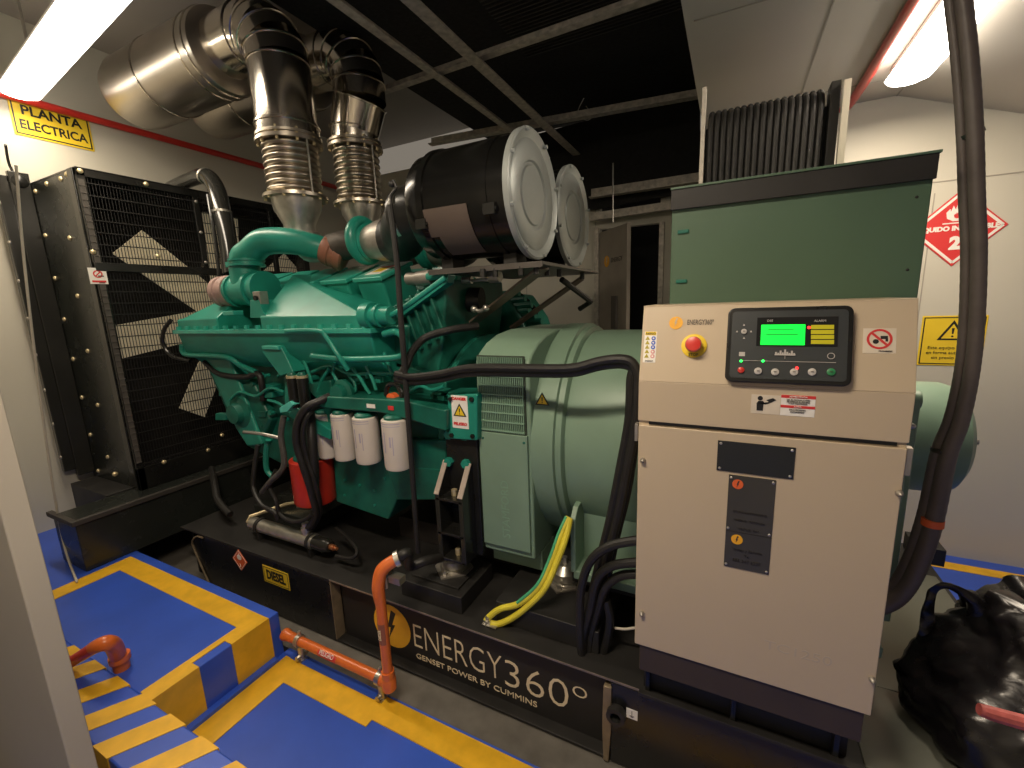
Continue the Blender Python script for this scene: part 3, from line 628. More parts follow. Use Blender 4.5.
# horizontal grey crossover pipe & black hoses behind
b=B().cyl(A(442,300,1.95),A(470,299,2.0),.05,n=18); E_('crossover_pipe',b,CAST,0)
b=B().cyl(A(466,300,1.98),A(482,300,2.0),.065,n=18); E_('crossover_sleeve',b,RUB,0)
b=B().tube([A(474,309,1.85),A(480,311,1.85),A(486,308,1.85)],.010,n=8).sph(A(474,309,1.85),.018).sph(A(486,308,1.85),.018); E_('linkage',b,STEEL,0)
b=B().cyl(A(418,279,1.72),A(432,277,1.72),.035,n=16).cyl(A(408,279,1.75),A(420,279,1.75),.03,n=16); E_('air_fitting',b,CAST,0)
b=B().tube([A(428,277,1.7),A(446,274,1.7)],.02,n=10,smooth=False); E_('air_pipe',b,TEAL,0)
b=B().cyl(A(463,280,1.85),A(472,280,1.85),.018,n=10).cyl(A(490,277,1.85),A(500,276,1.85),.03,n=10).tube([A(470,281,1.85),A(498,278,1.85)],.008,n=6,smooth=False); E_('control_rod',b,STEEL,0)
# dense side detail: fuel pump, small pipes and cover plates
b=B().px([(300,385),(330,380),(335,408),(318,412),(300,405)],1.60,1.72); E_('fuel_pump',b,TEALD,.01)
b=B().lathe(A(345,392,1.60),(0,-1,0),[(0,.07),(.02,.07),(.03,.05),(.06,.045)],20); E_('pump_flange',b,TEALD,0)
b=B().px([(222,385),(252,382),(270,420),(262,440),(246,440)],1.64,1.72); E_('water_pump_housing',b,TEALD,.02)
b=B().lathe(A(243,412,1.64),(0,-1,0),[(0,.10),(.02,.10),(.035,.07),(.07,.06),(.075,.02)],22); E_('water_pump',b,TEALD,0)
random.seed(11)
for k in range(26):
    u=random.uniform(215,440); v=random.uniform(366,404) if u>300 else random.uniform(372,420)
    w=random.uniform(4,11); h=random.uniform(4,9); yy=random.uniform(1.62,1.68)
    b=B().px([(u,v),(u+w,v+1),(u+w,v+h),(u,v+h)],yy,1.72); E_('side_cover',b,random.choice([TEAL,TEALD,TEALD]),.006)
for k in range(40):
    u=random.uniform(215,445); v=random.uniform(362,410) if u>300 else random.uniform(366,430)
    p=A(u,v,1.665); b=B().cyl(p,p-Y*.03,random.uniform(.010,.02),n=8); E_('plug_bolt',b,random.choice([TEAL,TEALD,TEALD,TEALD]),0)
for pts in ([(300,352),(306,366),(312,385),(308,398)],[(330,368),(322,380),(318,392)],[(335,362),(333,372),(338,382),(346,390),(354,392),(355,385),(348,374),(340,366)],[(352,368),(360,378),(366,388),(370,394)],[(366,366),(372,378),(376,390)],[(312,372),(330,366),(350,374),(372,373),(394,374)],[(278,376),(290,366),(302,362),(330,360)],[(230,400),(240,392),(256,396),(270,388),(284,392)],[(384,352),(388,364),(392,374)],[(268,400),(280,404),(292,414)],[(410,392),(420,386),(432,390),(444,386)]):
    b=B().tube([A(u,v,1.60+.004*i) for i,(u,v) in enumerate(pts)],.009,n=8); E_('injector_line',b,TEAL,0)
b=B().px([(284,382),(305,384),(318,398),(330,408),(330,440),(316,428),(300,412),(284,405)],1.60,1.68); E_('filter_head',b,TEAL,.01)
b=B().px([(316,396),(400,400),(446,410),(446,432),(412,421),(380,413),(318,408)],1.53,1.72); fh=E_('filter_rail',b,TEALD,.01)
# labels on the rail
def mini(u,v,w,h,m,lab,y=1.528):
    c=A(u,v,y); b=B(); plate(b,c,X,Z,w,h,.002); obj('rail_label',b,m,en,label=lab)
mini(371,406,.055,.02,PAPW,'white rail label'); mini(391,408,.035,.02,PAPR,'red rail label')
c=A(434,407,1.60); b=B().cyl(c,c-Y*.03,.022,n=6); E_('brass_plug',b,mat('brass',(.6,.36,.06),.3,.8),0,label='brass plug')
c=A(395,398,1.60); b=B().lathe(c,(0,-1,0),[(0,.03),(.03,.03),(.035,.02)],12); E_('red_sender',b,LOGR,0,label='red sender cap')
c=A(394,396,1.58); b=B().tube([c+V((-.05,0,.0)),c+V((-.03,0,.05)),c+V((.02,0,.055)),c+V((.05,0,.01)),c+V((.04,0,-.05)),c+V((-.02,0,-.06)),c+V((-.05,0,-.01))],.012,n=8); E_('sender_loop',b,BLK,0)
# oil filters
def can(name,u0,u1,v0,v1,y,m,lab):
    a=A((u0+u1)/2,v0,y); d=A((u0+u1)/2,v1,y); r=(A(u1,v0,y)-A(u0,v0,y)).length/2*y/math.hypot(a.x,y)*1.03; L=a.z-d.z
    b=B().lathe((a.x,y,a.z),-Z,[(0,r*.9),(.004,r),(L-.02,r),(L-.006,r*.95),(L,r*.8)],32); o=E_(name,b,m,0,lab)
    b=B().lathe((a.x,y,a.z+.02),-Z,[(0,r*.6),(.01,r*.8),(.02,r*.8)],28); obj('filter_base',b,TEALD,o)
    return V((a.x,y,a.z)),r,L,o
fl=[]
for (u0,u1,v0,v1,y) in ((314,334,413,456,1.62),(330,353,413,458,1.57),(352,378,416,461,1.56),(381,409,418,467,1.55)):
    c,r,L,o=can('oil_filter',u0,u1,v0,v1,y,WHITE,'white spin-on filter can')
    # printed bands wrapped on the can
    def band(ang0,ang1,z0,z1,m):
        n=8; vs=[];fs=[]
        for k in range(n+1):
            a=ang0+(ang1-ang0)*k/n
            for zz in (z0,z1): vs.append(c+V((math.sin(a)*(r+.0012),-math.cos(a)*(r+.0012),-L*zz)))
        for k in range(n): fs.append((2*k+1,2*k+3,2*k+2,2*k))
        return B().add(vs,[tuple(reversed(f)) for f in fs])
    INK=mat('pale print ink',(.42,.38,.50),.5)
    b=B(); 
    for (a0,a1,z0,z1) in ((-1.2,1.0,.05,.065),(-1.2,1.0,.10,.11),(-.30,-.18,.22,.62),(-.95,-.85,.2,.75),(.18,.3,.3,.5),(.4,.46,.3,.66),(-.7,-.6,.3,.55)):
        q=band(a0,a1,z0,z1,None); n=len(b.v); b.v+=q.v; b.f+=[[i+n for i in f] for f in q.f]
    obj('printed_marks',b,INK,o,flat=True)
can('fuel_filter',289,333,457,499,1.60,REDC,'red fuel filter can at the side')
# twin black canisters with gold ring
for u in (292,302):
    c,r,L,o=can('black_canister',u-6,u+6,376,407,1.52,BLK,'slim black canister with gold top ring')
    b=B().lathe(c+Z*.004,-Z,[(0,r*.9),(0,r*1.04),(.014,r*1.04),(.014,r*.9)],24); obj('gold_ring',b,BRASS,o)
# bright teal lever & lower arm
b=B().px([(279,408),(290,401),(293,405),(287,412),(280,413)],1.48,1.54); E_('primer_lever',b,mat('pale teal plastic',(.10,.55,.46),.35),.004)
b=B().px([(292,405),(330,430),(330,440),(318,435),(288,416)],1.55,1.6); E_('filter_arm',b,TEAL,.006)
b=B().tube([A(268,440,1.56),A(266,455,1.56),A(267,470,1.56),A(274,478,1.57)],.016,n=8); E_('water_pipe',b,TEAL,0)
b=B().tube([A(244,432,1.50),A(262,434,1.50),A(280,438,1.52)],.010,n=8); E_('dipstick_tube',b,STEEL,0)
# ================================================================ TURBOCHARGERS
for yy,u,v,ls in ((1.86,0,0,'teal and silver turbocharger behind the near exhaust stack'),(2.42,0,0,'teal turbocharger under the rear exhaust stack')):
    c=V((-1.74,yy,2.10))
    t=thing('turbocharger',ls,'turbocharger',c)
    b=B(); 
    pts=[c+V((-.07,math.cos(a)*r,math.sin(a)*r+.02)) for a,r in [(math.radians(d),.088+.015*d/360) for d in range(0,331,22)]]
    b.tube(pts,[.024+.018*i/len(pts) for i in range(len(pts))],n=16,sub=3); b.lathe(c-X*.13,X,[(0,.08),(.10,.10),(.12,.07)],24); obj('compressor_volute',b,TEAL,t)
    b=B().lathe(c-X*.05,X,[(0,.065),(.02,.085),(.12,.108),(.18,.108)],28); obj('inlet_cone',b,CAST,t,label='cast aluminium cone')
    b=B().lathe(c-X*.34,X,[(0,.06),(.02,.075),(.12,.08),(.17,.07),(.22,.05)],24); obj('turbine_housing',b,mat('turbine dark iron',(.07,.06,.05),.6,.5,.3,15),t)
    b=B().tube([c+V((-.32,.04,.0)),c+V((-.45,.04,.0)),c+V((-.54,.03,.01)),c+V((-.575,.03,.07))],[.06,.065,.075,.085],n=20); obj('outlet_neck',b,CAST,t)
    b=B().tube([c+V((.12,0,0)),c+V((.2,-.01,.005)),c+V((.32,-.09,.06)),c+V((.42,-.11,.085))],[.114,.118,.124,.124],n=28); obj('rubber_hose',b,RUB,t)
# ================================================================ EXHAUST STACKS
def stack(y,u,z0,dog,lab,lab2,h=.27,pr_=.165):
    x=-2.36
    t=thing('exhaust_bellows',lab,'exhaust bellows',(x,y,z0))
    b=B().lathe((x,y,z0-.20),Z,[(0,.085),(.06,.09),(.14,.13),(.20,.14)],36); obj('reducer_cone',b,STEEL,t)
    b=B().lathe((x,y,z0-.235),Z,[(0,.11),(.02,.11),(.02,.10),(.025,.10),(.025,.11),(.045,.11)],30); obj('lower_flange',b,CAST,t)
    b=B().lathe((x,y,z0),Z,[(0,.14),(0,.178),(.018,.178),(.018,.14)],40); obj('flange_ring',b,BELL,t)
    prof=[(.018,.14)]; n=8
    for i in range(n):
        for k in range(6):
            a=k/6; prof.append((.03+h*(i+a)/n,.134+.020*math.sin(PI*a)))
    prof.append((.03+h,.134)); b=B().lathe((x,y,z0),Z,prof,40); obj('bellows',b,BELL,t,ang=60)
    b=B().lathe((x,y,z0+h+.028),Z,[(0,.14),(0,.182),(.018,.182),(.018,.165),(.03,.165),(.03,.178),(.045,.178),(.045,.14)],40); obj('flange_ring',b,BELL,t)
    for k in range(10):
        a=2*PI*k/10+.2; p=V((x+.165*math.cos(a),y+.165*math.sin(a),z0))
        for q0,q1 in ((-.012,.028),(h+.012,h+.085)): b=B().cyl(p+Z*q0,p+Z*q1,.009,n=6); obj('flange_bolt',b,BRASS,t)
    for k in (-1,1):
        p=V((x+k*.168,y-.02,z0)); b=B().cyl(p,p+Z*(h+.04),.006,n=8); obj('tie_rod',b,STEEL,t)
    z1=z0+h+.075; P_=pr_
    t=thing('exhaust_pipe',lab2,'exhaust pipe',(x,y,z1))
    if not dog:
        segs=[(V((x,y,z1)),P_+.005),(V((x,y,z1+.05)),P_+.005),(V((x,y,z1+.06)),P_),(V((x-.01,y,3.12)),P_)]
        top=V((x-.01,y,3.12)); R=.21
    else:
        segs=[(V((x,y,z1)),P_-.005),(V((x+.01,y,z1+.08)),P_-.003),(V((x+.08,y,3.10)),P_+.008),(V((x+.085,y,3.20)),P_+.004)]
        top=V((x+.085,y,3.20)); R=.21
    # gored elbow turning towards -x
    ax=[]
    zc=3.33 if not dog else 3.41
    top2=V((top.x,y,zc-R)); 
    if top2.z>top.z: segs.append((top2,P_))
    for k in range(1,5):
        a=k/4*PI/2; segs.append((V((top.x-R*(1-math.cos(a)),y,max(top.z,zc-R)+R*math.sin(a))),P_))
    e=segs[-1][0]; segs.append((e-X*.30,P_))
    for i in range(len(segs)-1):
        (p,ra_),(q,rb)=segs[i],segs[i+1]; b=B().cyl(p,q+(q-p).normalized()*.006,ra_,rb,n=40,cap=False); obj('pipe_section',b,SHEET,t)
        dn=(q-p).normalized(); b=B().lathe(q-dn*.006,dn,[(0,rb+.001),(.003,rb+.007),(.009,rb+.007),(.012,rb+.001)],40); obj('seam_ring',b,SHEET,t)
    return e
e1=stack(1.90,0,2.40,False,'ribbed steel exhaust bellows of the near stack, left of the two','near shiny sheet metal exhaust pipe rising to the upper left')
e2=stack(2.42,0,2.455,True,'ribbed steel exhaust bellows of the rear stack, right of the two','rear shiny sheet metal exhaust pipe with a bend above its bellows',.33,.160)
for e,lab,xe in ((e1,'near silver muffler cylinder lying under the ceiling at the upper left',-3.92),(e2,'rear silver muffler cylinder lying behind the near one at the upper left',-3.90)):
    c=V((e.x-.22,e.y,e.z-.02)); t=thing('muffler',lab,'muffler',c)
    L=c.x-xe
    b=B().lathe(c,-X,[(0,.17),(.02,.225),(.03,.23),(L-.10,.23),(L-.03,.215),(L,.16)],48); obj('jacket',b,SHEETD,t)
    for k in (.05,.12,L*.55): b=B().lathe(c-X*k,-X,[(0,.228),(.003,.236),(.012,.236),(.015,.228)],48); obj('jacket_band',b,SHEET,t)
# ================================================================ AIR FILTERS
def airf(y,lab,xe,full):
    c=V((-.748 if full else -.765,y,2.18)); t=thing('air_filter',lab,'air filter',(c.x-.3,y,1.94))
    b=B().lathe((xe,y,2.185),X,[(0,.13),(.03,.17),(.06,.215),(.07,.222),(.15,.225),(.155,.232),(c.x-xe-.02,.235)],56); bd=obj('filter_body',b,mat('filter gloss black',(.006,.006,.0055),.2,0,.2,4),t)
    b=B().lathe((xe-.14,y,2.185),X,[(0,.115),(.02,.12),(.15,.125)],32); obj('outlet_neck',b,BLK,t)
    b=B().lathe((xe-.11,y,2.185),X,[(0,.12),(0,.130),(.02,.130),(.02,.12)],32); obj('band_clamp',b,STEEL,t)
    b=B().lathe(c-X*.02,X,[(0,.230),(.0,.252),(.022,.254),(.026,.246),(.020,.236),(.012,.215),(.018,.205),(.018,.135),(.010,.128),(.010,.118),(.016,.112),(.016,.001)],64); ld=obj('end_lid',b,CAPG,t,label='round grey pressed lid')
    for k in range(8):
        a=2*PI*k/8+.3; p=c+V((.003,.243*math.cos(a),.243*math.sin(a))); b=B().cyl(p,p+X*.012,.008,n=6); obj('lid_bolt',b,CAPG,ld)
    for dx,a in ((-.09,200),(-.42,205)):
        a=math.radians(a); p=V((c.x+dx,y+.24*math.cos(a),2.185+.24*math.sin(a))); b=B().box(p-V((.025,.012,.02)),p+V((.025,.012,.02))).cyl(p-X*.03,p+X*.03,.008,n=8); obj('latch',b,BLKG,t)
    for dx in (.10,.40): b=B().lathe((c.x-dx,y,2.185),-X,[(0,.225),(0,.238),(.03,.238),(.03,.225)],48); obj('mounting_strap',b,MATS['filter gloss black'],t)
    for dx in (-.10,-.42): b=B().box((c.x+dx-.03,y-.05,1.915),(c.x+dx+.03,y+.05,1.965)); obj('saddle',b,BLKM,t)
    if full:
        vs=[];fs=[];n=14
        rg=[(-.42,-.19,-12,-40,.0),(-.36,-.19,-40,-68,.0)]
        b=B()
        for x0,x1,a0,a1,_ in rg:
            vs=[];fs=[]
            for k in range(n+1):
                a=math.radians(180-(a0+(a1-a0)*k/n)); 
                for xx in (x0,x1): vs.append(V((c.x+xx,y+.2375*math.cos(a),2.185-.2375*math.sin(a)*-1)))
            for k in range(n): fs.append((2*k,2*k+1,2*k+3,2*k+2))
            b.add(vs,fs)
        obj('side_label',b,SAND,t,label='plain grey-brown service label')
    return t
airf(1.75,'large black air filter canister with grey round lid, nearer of the two',-1.31,True)
airf(2.31,'large black air filter canister with grey round lid, partly hidden behind the nearer one',-1.31,False)
ft=thing('filter_tray','grey steel tray carrying the two air filters on slanted struts','bracket',(-.95,2.0,1.90))
b=B().prism([(-1.24,1.65,1.885),(-1.24,1.65,1.91),(-1.24,1.66,1.91),(-1.24,2.50,1.905),(-1.24,2.50,1.895),(-1.24,1.655,1.895)],(.56,0,0)); obj('tray_plate',b,mat('tray grey steel',(.11,.10,.09),.4,.4,.15,6),ft,.002)
TB=mat('strut brown grey',(.17,.13,.10),.4,.3,.15,6)
b=B().bar(A(543,268,1.72),A(474,322,1.95),.012,.065,(0,-1,.2)); obj('strut',b,TB,ft,.003)
b=B().bar((-.76,2.44,1.875),(-1.16,2.3,1.60),.012,.06,(0,-1,.2)); obj('strut',b,TB,ft,.003)
b=B().tube([(-.80,2.2,1.86),(-.72,2.46,1.74),(-.80,2.5,1.70)],.016,n=8,smooth=False); obj('stay_rod',b,BLKM,ft)
for p in ((-.78,1.66),(-.72,1.68),(-.72,1.80),(-.72,1.95),(-.95,1.64),(-.90,1.66),(-.72,2.3)): b=B().cyl((p[0],p[1],1.86),(p[0],p[1],1.895),.012,n=6); obj('tray_bolt',b,BLKM,ft)
# thin black vertical rod in front of the engine
b=B().tube([A(390,205,1.50),A(397,262,1.50),A(401,320,1.50),A(407,400,1.50),A(418,552,1.50)],.013,n=10); rod=tag(obj('vertical_rod',b,BLKM),'thin black rod standing upright in front of the teal engine','rod')
b=B().tube([A(391,205,1.50),A(391,196,1.50),A(396,188,1.50),A(393,180,1.50)],.006,n=6).sph(A(392,184,1.5),.014); obj('rod_eye',b,BLKM,rod)
# ================================================================ ALTERNATOR
al=thing('alternator','pale green alternator between the engine and the cream cabinet','alternator',(-.5,2.15,.47))
yc,zc=2.15,1.10
def AL(name,b,m=SAGE,bev=.006,label=None): return obj(name,b,m,al,bev,label)
# adapter box with rounded shoulders
x0,x1=A(478,420,1.62).x,A(531,420,1.62).x
def profile(r_top,yn,zt,zb):
    pts=[(yn,zb),(yn,1.50),(yn+.03,1.535),(yn+.10,1.575),(yn+.20,1.605),(yn+.34,zt+.02)]
    pts+= [(4.3-y,z) for y,z in reversed(pts)]
    return pts
pr=profile(0,1.62,1.60,.60)
b=B().prism([(x0,y,z) for y,z in pr],(x1-x0,0,0)); AL('adapter_housing',b,SAGE,.012)
# grille
gz1=A(500,366,1.62).z; gz0=A(500,428,1.62).z
b=B().box((x0+.015,1.612,gz0-.02),(x1-.02,1.62,gz1+.045)); AL('grille_backing',b,mat('grille recess dark',(.035,.05,.035),.7),0)
b=B(); n=24
for k in range(n+1): xx=x0+.02+(x1-x0-.05)*k/n; b.box((xx,1.604,gz0-.015),(xx+.0035,1.613,gz1+.04))
for k in range(8): zz=gz0-.01+(gz1+.045-gz0)*k/8; b.box((x0+.015,1.602,zz),(x1-.025,1.612,zz+.006))
AL('louvre_grille',b,SAGEL,0,'fine vertical ventilation grille')
b=B().box((x0+.008,1.605,.64),(x1-.015,1.625,gz0-.02)); AL('cover_plate',b,SAGE,.004)
bolts('cover_screw',[(x0+.03,1.605,gz0-.05),(x1-.03,1.605,gz0-.05)],(0,-1,0),.006,.004,TEALD,al)
cvc=V(((x0+x1)/2-.005,1.605,.84))
for k in range(5): pass
# stamped word running up the plate
text('stamped_lettering','STAMFORD',.055,V(((x0+x1)/2,1.605,.83)),Z,-X,SAGEL,al,depth=.001,off=.0005)
# flange and drum
b=B().lathe((x1-.005,yc,zc),X,[(0,.50),(0,.535),(.10,.535),(.105,.52),(.13,.52),(.14,.50)],72); AL('ring_flange',b,SAGE,0)
b=B().lathe((x1+.10,yc,zc),X,[(0,.49),(.03,.495),(.06,.50),(.9,.50),(.98,.50),(1.0,.52),(1.06,.52),(1.08,.49)],72); AL('stator_drum',b,SAGE,0)
xd=x1+1.15
b=B().lathe((xd,yc,zc+.02),X,[(0,.46),(.10,.46),(.12,.40),(.13,.35)],60); AL('end_bracket',b,SAGE,0)
b=B().lathe((.50,yc-.06,zc+.10),X,[(0,.205),(.20,.205),(.24,.19),(.26,.16),(.265,.08)],48); AL('end_cover',b,SAGE,0)
b=B().cyl((.76,yc-.16,zc+.12),(.785,yc-.16,zc+.12),.010,n=6); AL('cover_bolt',b,STEEL,0)
b=B().box((.50,1.74,.62),(.545,1.80,1.40)).cyl((.50,1.77,1.40),(.55,1.77,1.40),.03,n=12); AL('end_frame_rib',b,SAGE,.006)
# feet and side rail
b=B().box((x1+.18,1.62,.56),(.5,1.95,.60)); AL('foot_rail',b,SAGE,.006)
fx=A(574,500,1.64).x
b=B().prism([(fx-.012,1.62,.59),(fx-.012,1.80,.59),(fx-.012,1.80,.90),(fx-.012,1.66,.88),(fx-.012,1.62,.84)],(.024,0,0)); AL('foot_web',b,SAGE,.004)
b=B().box((fx,1.74,.60),(fx+.35,1.80,.86)); AL('foot_plate',b,SAGE,.004)
b=B().box((x1+.16,1.66,.515),(.45,2.6,.56)); AL('mounting_rail',b,BLKM,.004)
for xx in (-.66,.2): b=B().box((xx-.05,1.70,.47),(xx+.05,2.55,.515)); AL('rail_pad',b,BLKM,.003)
b=B().box((x0,1.7,.50),(x1,2.6,.60)); AL('adapter_foot',b,SAGE,.004)
tri_sign(al,V((A(550,399,1.72).x,1.635,A(550,399,1.66).z)),X,Z,.034)
# ================================================================ TERMINAL BOX
gx0,gx1,gy0,gy1=-.192,.462,1.60,2.5
tb=thing('terminal_box','dark green sheet metal terminal box above the cream cabinet','terminal box',(.13,2.0,1.62))
b=B().box((gx0,gy0,1.60),(gx1,gy1,2.04)); AL_=obj('box_body',b,BOXG,tb,.004)
b=B().box((gx0-.002,gy0-.014,2.03),(gx1+.002,gy0-.002,2.092)); obj('drip_lip',b,BLKM,tb,.001)
b=B().box((gx0-.004,gy0-.018,2.092),(gx1+.006,gy1,2.099)); obj('top_lid',b,BOXG,tb,.001)
for z in (1.96,1.80): b=B().box((gx0+.02,gy0-.006,z-.006),(gx0+.055,gy0,z+.006)); obj('hinge_clip',b,TEALD,tb,.002)
bolts('rivet',[(gx1-.03,gy0,1.99),(gx1-.03,gy0,1.80)],(0,-1,0),.004,.003,BLKM,tb)
b=B().box((gx0,gy0+.1,1.45),(gx1,gy1-.1,1.60)); obj('box_neck',b,SAGE,tb)
# ================================================================ CABLE RISER
cr=thing('cable_riser','bank of black power cables dropping into the green terminal box','cable riser',(.1,2.2,2.09))
def C2(u,v): return A(u,v,2.2)
pl=C2(705,90); pr_=C2(843,85)
b=B().box((pl.x-.008,2.17,2.093),(pl.x+.008,2.20,pl.z)); obj('riser_post',b,GALV,cr)
b=B().box((pr_.x-.004,2.15,2.093),(pr_.x+.018,2.18,pr_.z)); obj('riser_post',b,mat('cream riser post',(.72,.66,.55),.5),cr)
b=B().box((pr_.x-.04,2.17,2.093),(pr_.x-.01,2.25,pr_.z+.01)); obj('side_plate',b,BLKM,cr)
n=17
for k in range(n):
    xx=pl.x+.03+(pr_.x-.065-pl.x-.03)*k/(n-1); zt=2.49+.0*k
    b=B().tube([(xx,2.19+.002*(k%2),2.093),(xx,2.19,zt-.10),(xx,2.20,zt-.02),(xx,2.24,zt+.02),(xx,2.33,zt+.035),(xx,3.0,zt+.04)],.0125,n=10,sub=5)
    obj('power_cable',b,RUB,cr)
b=B().box((pl.x,2.23,2.093),(pr_.x,2.24,2.46)); obj('backing_sheet',b,BLKM,cr)
b=B().box((pl.x,2.172,2.115),(pr_.x-.03,2.178,2.13)); obj('cable_strap',b,BLKM,cr)
# ================================================================ CONTROL CABINET
cb=thing('control_cabinet','cream steel generator control cabinet with a black controller and display','control cabinet',(.08,1.5,.37))
cx0,cx1,cy=-.236,.398,1.32; zd0,zd1=.603,1.375; zb,zt=1.505,1.722; yb,yt=1.315,1.378; cyb=1.62
def CB(name,b,m=CREAM,bev=.003,label=None): return obj(name,b,m,cb,bev,label)
b=B().prism([(cx0,cy+.01,.60),(cx0,cyb,.60),(cx0,cyb,zt),(cx0,yt+.004,zt),(cx0,yb+.006,zb),(cx0,yb+.006,1.36)],(cx1-cx0,0,0)); CB('cabinet_body',b)
b=B().box((cx0,cy-.008,zd0),(cx1,cy+.01,zd1-.006)); dr_=CB('cabinet_door',b)
# head: lower strip and tilted fascia
b=B().box((cx0-.002,yb,1.382),(cx1+.002,yb+.02,zb)).box((cx0+.045,yb+.004,1.372),(cx1-.03,yb+.02,1.378)); CB('head_strip',b,CREAM,.002)
b=B().box((cx0+.03,yb+.001,1.373),(cx1-.02,yb+.004,1.382)); CB('shadow_gap',b,DARK,0)
p0=V((0,yb,zb)); ty=V((0,yt-yb,zt-zb)).normalized(); tn=X.cross(ty)
b=B().prism([(cx0-.002,yb,zb),(cx0-.002,yb+.02,zb),(cx0-.002,yt+.02,zt),(cx0-.002,yt,zt)],(cx1-cx0+.004,0,0)); CB('tilted_fascia',b,CREAM,.002)
b=B().box((cx0-.002,yt,zt-.004),(cx1+.002,cyb,zt+.004)); CB('cabinet_top',b,CREAM,.001)
b=B().box((cx0+.015,cy,.50),(cx1-.012,cyb,.603)); CB('plinth_rail',b,mat('plinth dark brown',(.055,.038,.02),.4),.003)
b=B().box((cx0+.02,cy+.07,SZ),(cx1-.02,cyb,.50)); CB('plinth_base',b,BLKM,.003)
for x in (cx0+.03,cx0+.30,cx1-.06): b=B().box((x,cy+.045,SZ),(x+.015,cy+.07,.50)); CB('plinth_leg',b,BLK,.002)
b=B().box((cx0+.01,1.345,SZ),(cx1+.02,1.365,SZ+.012)); CB('plinth_foot',b,BLKM,.001)
def T(u,v,off=0): return AP(u,v,p0,tn)+tn*off
yd=cy-.008
def D(u,v): return A(u,v,yd)
# logo & text on fascia
logo(cb,T(676,323),X,ty,.019,LOGO,CREAM); 
a=T(684,323); e=T(714,322); text('brand_lettering','ENERGY360º',.021,(a+e)/2+X*.004,X,ty,TXTK,cb,xs=.60)
# emergency stop
c=T(694,346); b=B().lathe(c,tn,[(0,.034),(.004,.034),(.006,.030)],36); es_=CB('emergency_stop',b,PAPY,0,'yellow ring of the emergency stop')
b=B().lathe(c,tn,[(.006,.016),(.016,.016),(.017,.021),(.028,.022),(.034,.019),(.036,.008)],32); obj('stop_button',b,RED,es_,label='red mushroom button')
text('ring_lettering','STOP',.011,c+tn*.006-ty*.0265,X,ty,PAPK,es_)
# safety icon sticker
c=T(650,347); b=B(); plate(b,c,X,ty,.036,.094,.001); st=CB('safety_sticker',b,PAPW,0)
text('sticker_heading','RIESGO',.0085,c+tn*.001+ty*.040,X,ty,PAPK,st)
b=B(); plate(b,c+ty*.041,X,ty,.032,.011,.0012); obj('heading_field',b,PAPY,st)
for k in range(5):
    q=c+ty*(.026-k*.0135)
    b=B(); poly(b,q-X*.008,X,ty,TRI,.0072,.001,.001); obj('warning_triangle',b,mat('olive triangle',(.45,.38,.03),.5),st,flat=True)
    b=B(); disc(b,q+X*.009,X,ty,.0062,.001,.001,16); obj('icon_disc',b,PAPB if k<3 else mat('pale red icon',(.72,.35,.35),.5),st,flat=True)
    b=B(); disc(b,q+X*.009,X,ty,.0025,.001,.0021,10); obj('icon_mark',b,PAPW,st,flat=True)
text('sticker_footer','ENERGY',.006,c+tn*.001-ty*.0425,X,ty,TXTK,st)
# controller
c0=T(727,309.5); c1=T(852,307.5); c2=T(850,386.5); c3=T(726,383)
cc=(c0+c1+c2+c3)/4; cw=((c1-c0).length+(c2-c3).length)/2; ch=((c3-c0).length+(c2-c1).length)/2
ch*=1.0
def rrect(c,w,h,r,n=6):
    pts=[]
    for (sx,sy,a0) in ((1,1,0),(-1,1,90),(-1,-1,180),(1,-1,270)):
        for k in range(n+1):
            a=math.radians(a0+90*k/n); pts.append(c+X*(sx*(w/2-r)+r*math.cos(a))+ty*(sy*(h/2-r)+r*math.sin(a)))
    return pts
b=B().prism(rrect(cc+tn*.001,cw,ch,.018),tn*.020); co=CB('controller',b,BLK,.004,'black generator controller with green display')
b=B().prism(rrect(cc+tn*.019,cw-.022,ch-.022,.010),tn*.0035); obj('faceplate',b,mat('controller face charcoal',(.035,.04,.042),.4),co)
f=tn*.0245
def K(u,v): return AP(u,v,cc+f,tn)
def kp(name,u0,u1,v0,v1,m,off=0,bev=0):
    a,b_,c_=K(u0,v0),K(u1,v0),K(u0,v1); b=B(); plate(b,(a+K(u1,v1))/2+tn*off-tn*.002,X,ty,(b_-a).length,(c_-a).length,.002); return obj(name,b,m,co,bev)
kp('display_surround',757,838,318,346,DARK)
kp('display_screen',761,805,325,345,SCR,.0006)
kp('display_text',768,794,329,330,mat('display ink',(0,.35,.05),.5),.0012); kp('display_text',766,798,334,335,MATS['display ink'],.0012)
for k in range(4): kp('alarm_strip',811,834,325+k*5,329+k*5,SCY,.0006)
for s_,u,v in (('DSE',770,321),('ALARM',820,321)): text('display_heading',s_,.008,K(u,v)+tn*.0006,X,ty,BTN,co)
for u,v in ((744,325),(744,338),(737,331.5),(751,331.5)): b=B(); poly(b,K(u,v),X,ty,TRI,.003,.001); obj('arrow_key',b,BTN,co,flat=True)
for u,v,r,m in ((744,331.5,.007,BTN),(741,370,.008,RED),(758,371,.009,BTN),(775,372,.009,BTN),(794,372,.009,BTN),(812,372,.009,BTN),(831,372,.009,mat('start key green',(.03,.22,.08),.4))):
    b=B().lathe(K(u,v)-tn*.001,tn,[(0,r),(.003,r),(.004,r*.8)],20); obj('push_button',b,m,co)
    b=B(); plate(b,K(u,v)+tn*.0035,X,ty,r*.7,r*.2,.0008); obj('key_mark',b,PAPR if u<750 and v>350 else TXTK,co)
a,e=K(742,361),K(836,362); b=B(); plate(b,(a+e)/2-tn*.001,X,ty,(e-a).length,.0012,.0012); plate(b,K(785,356)-tn*.001,X,ty,.0012,.014,.0012); obj('circuit_line',b,BTN,co)
b=B(); q=K(785,353); 
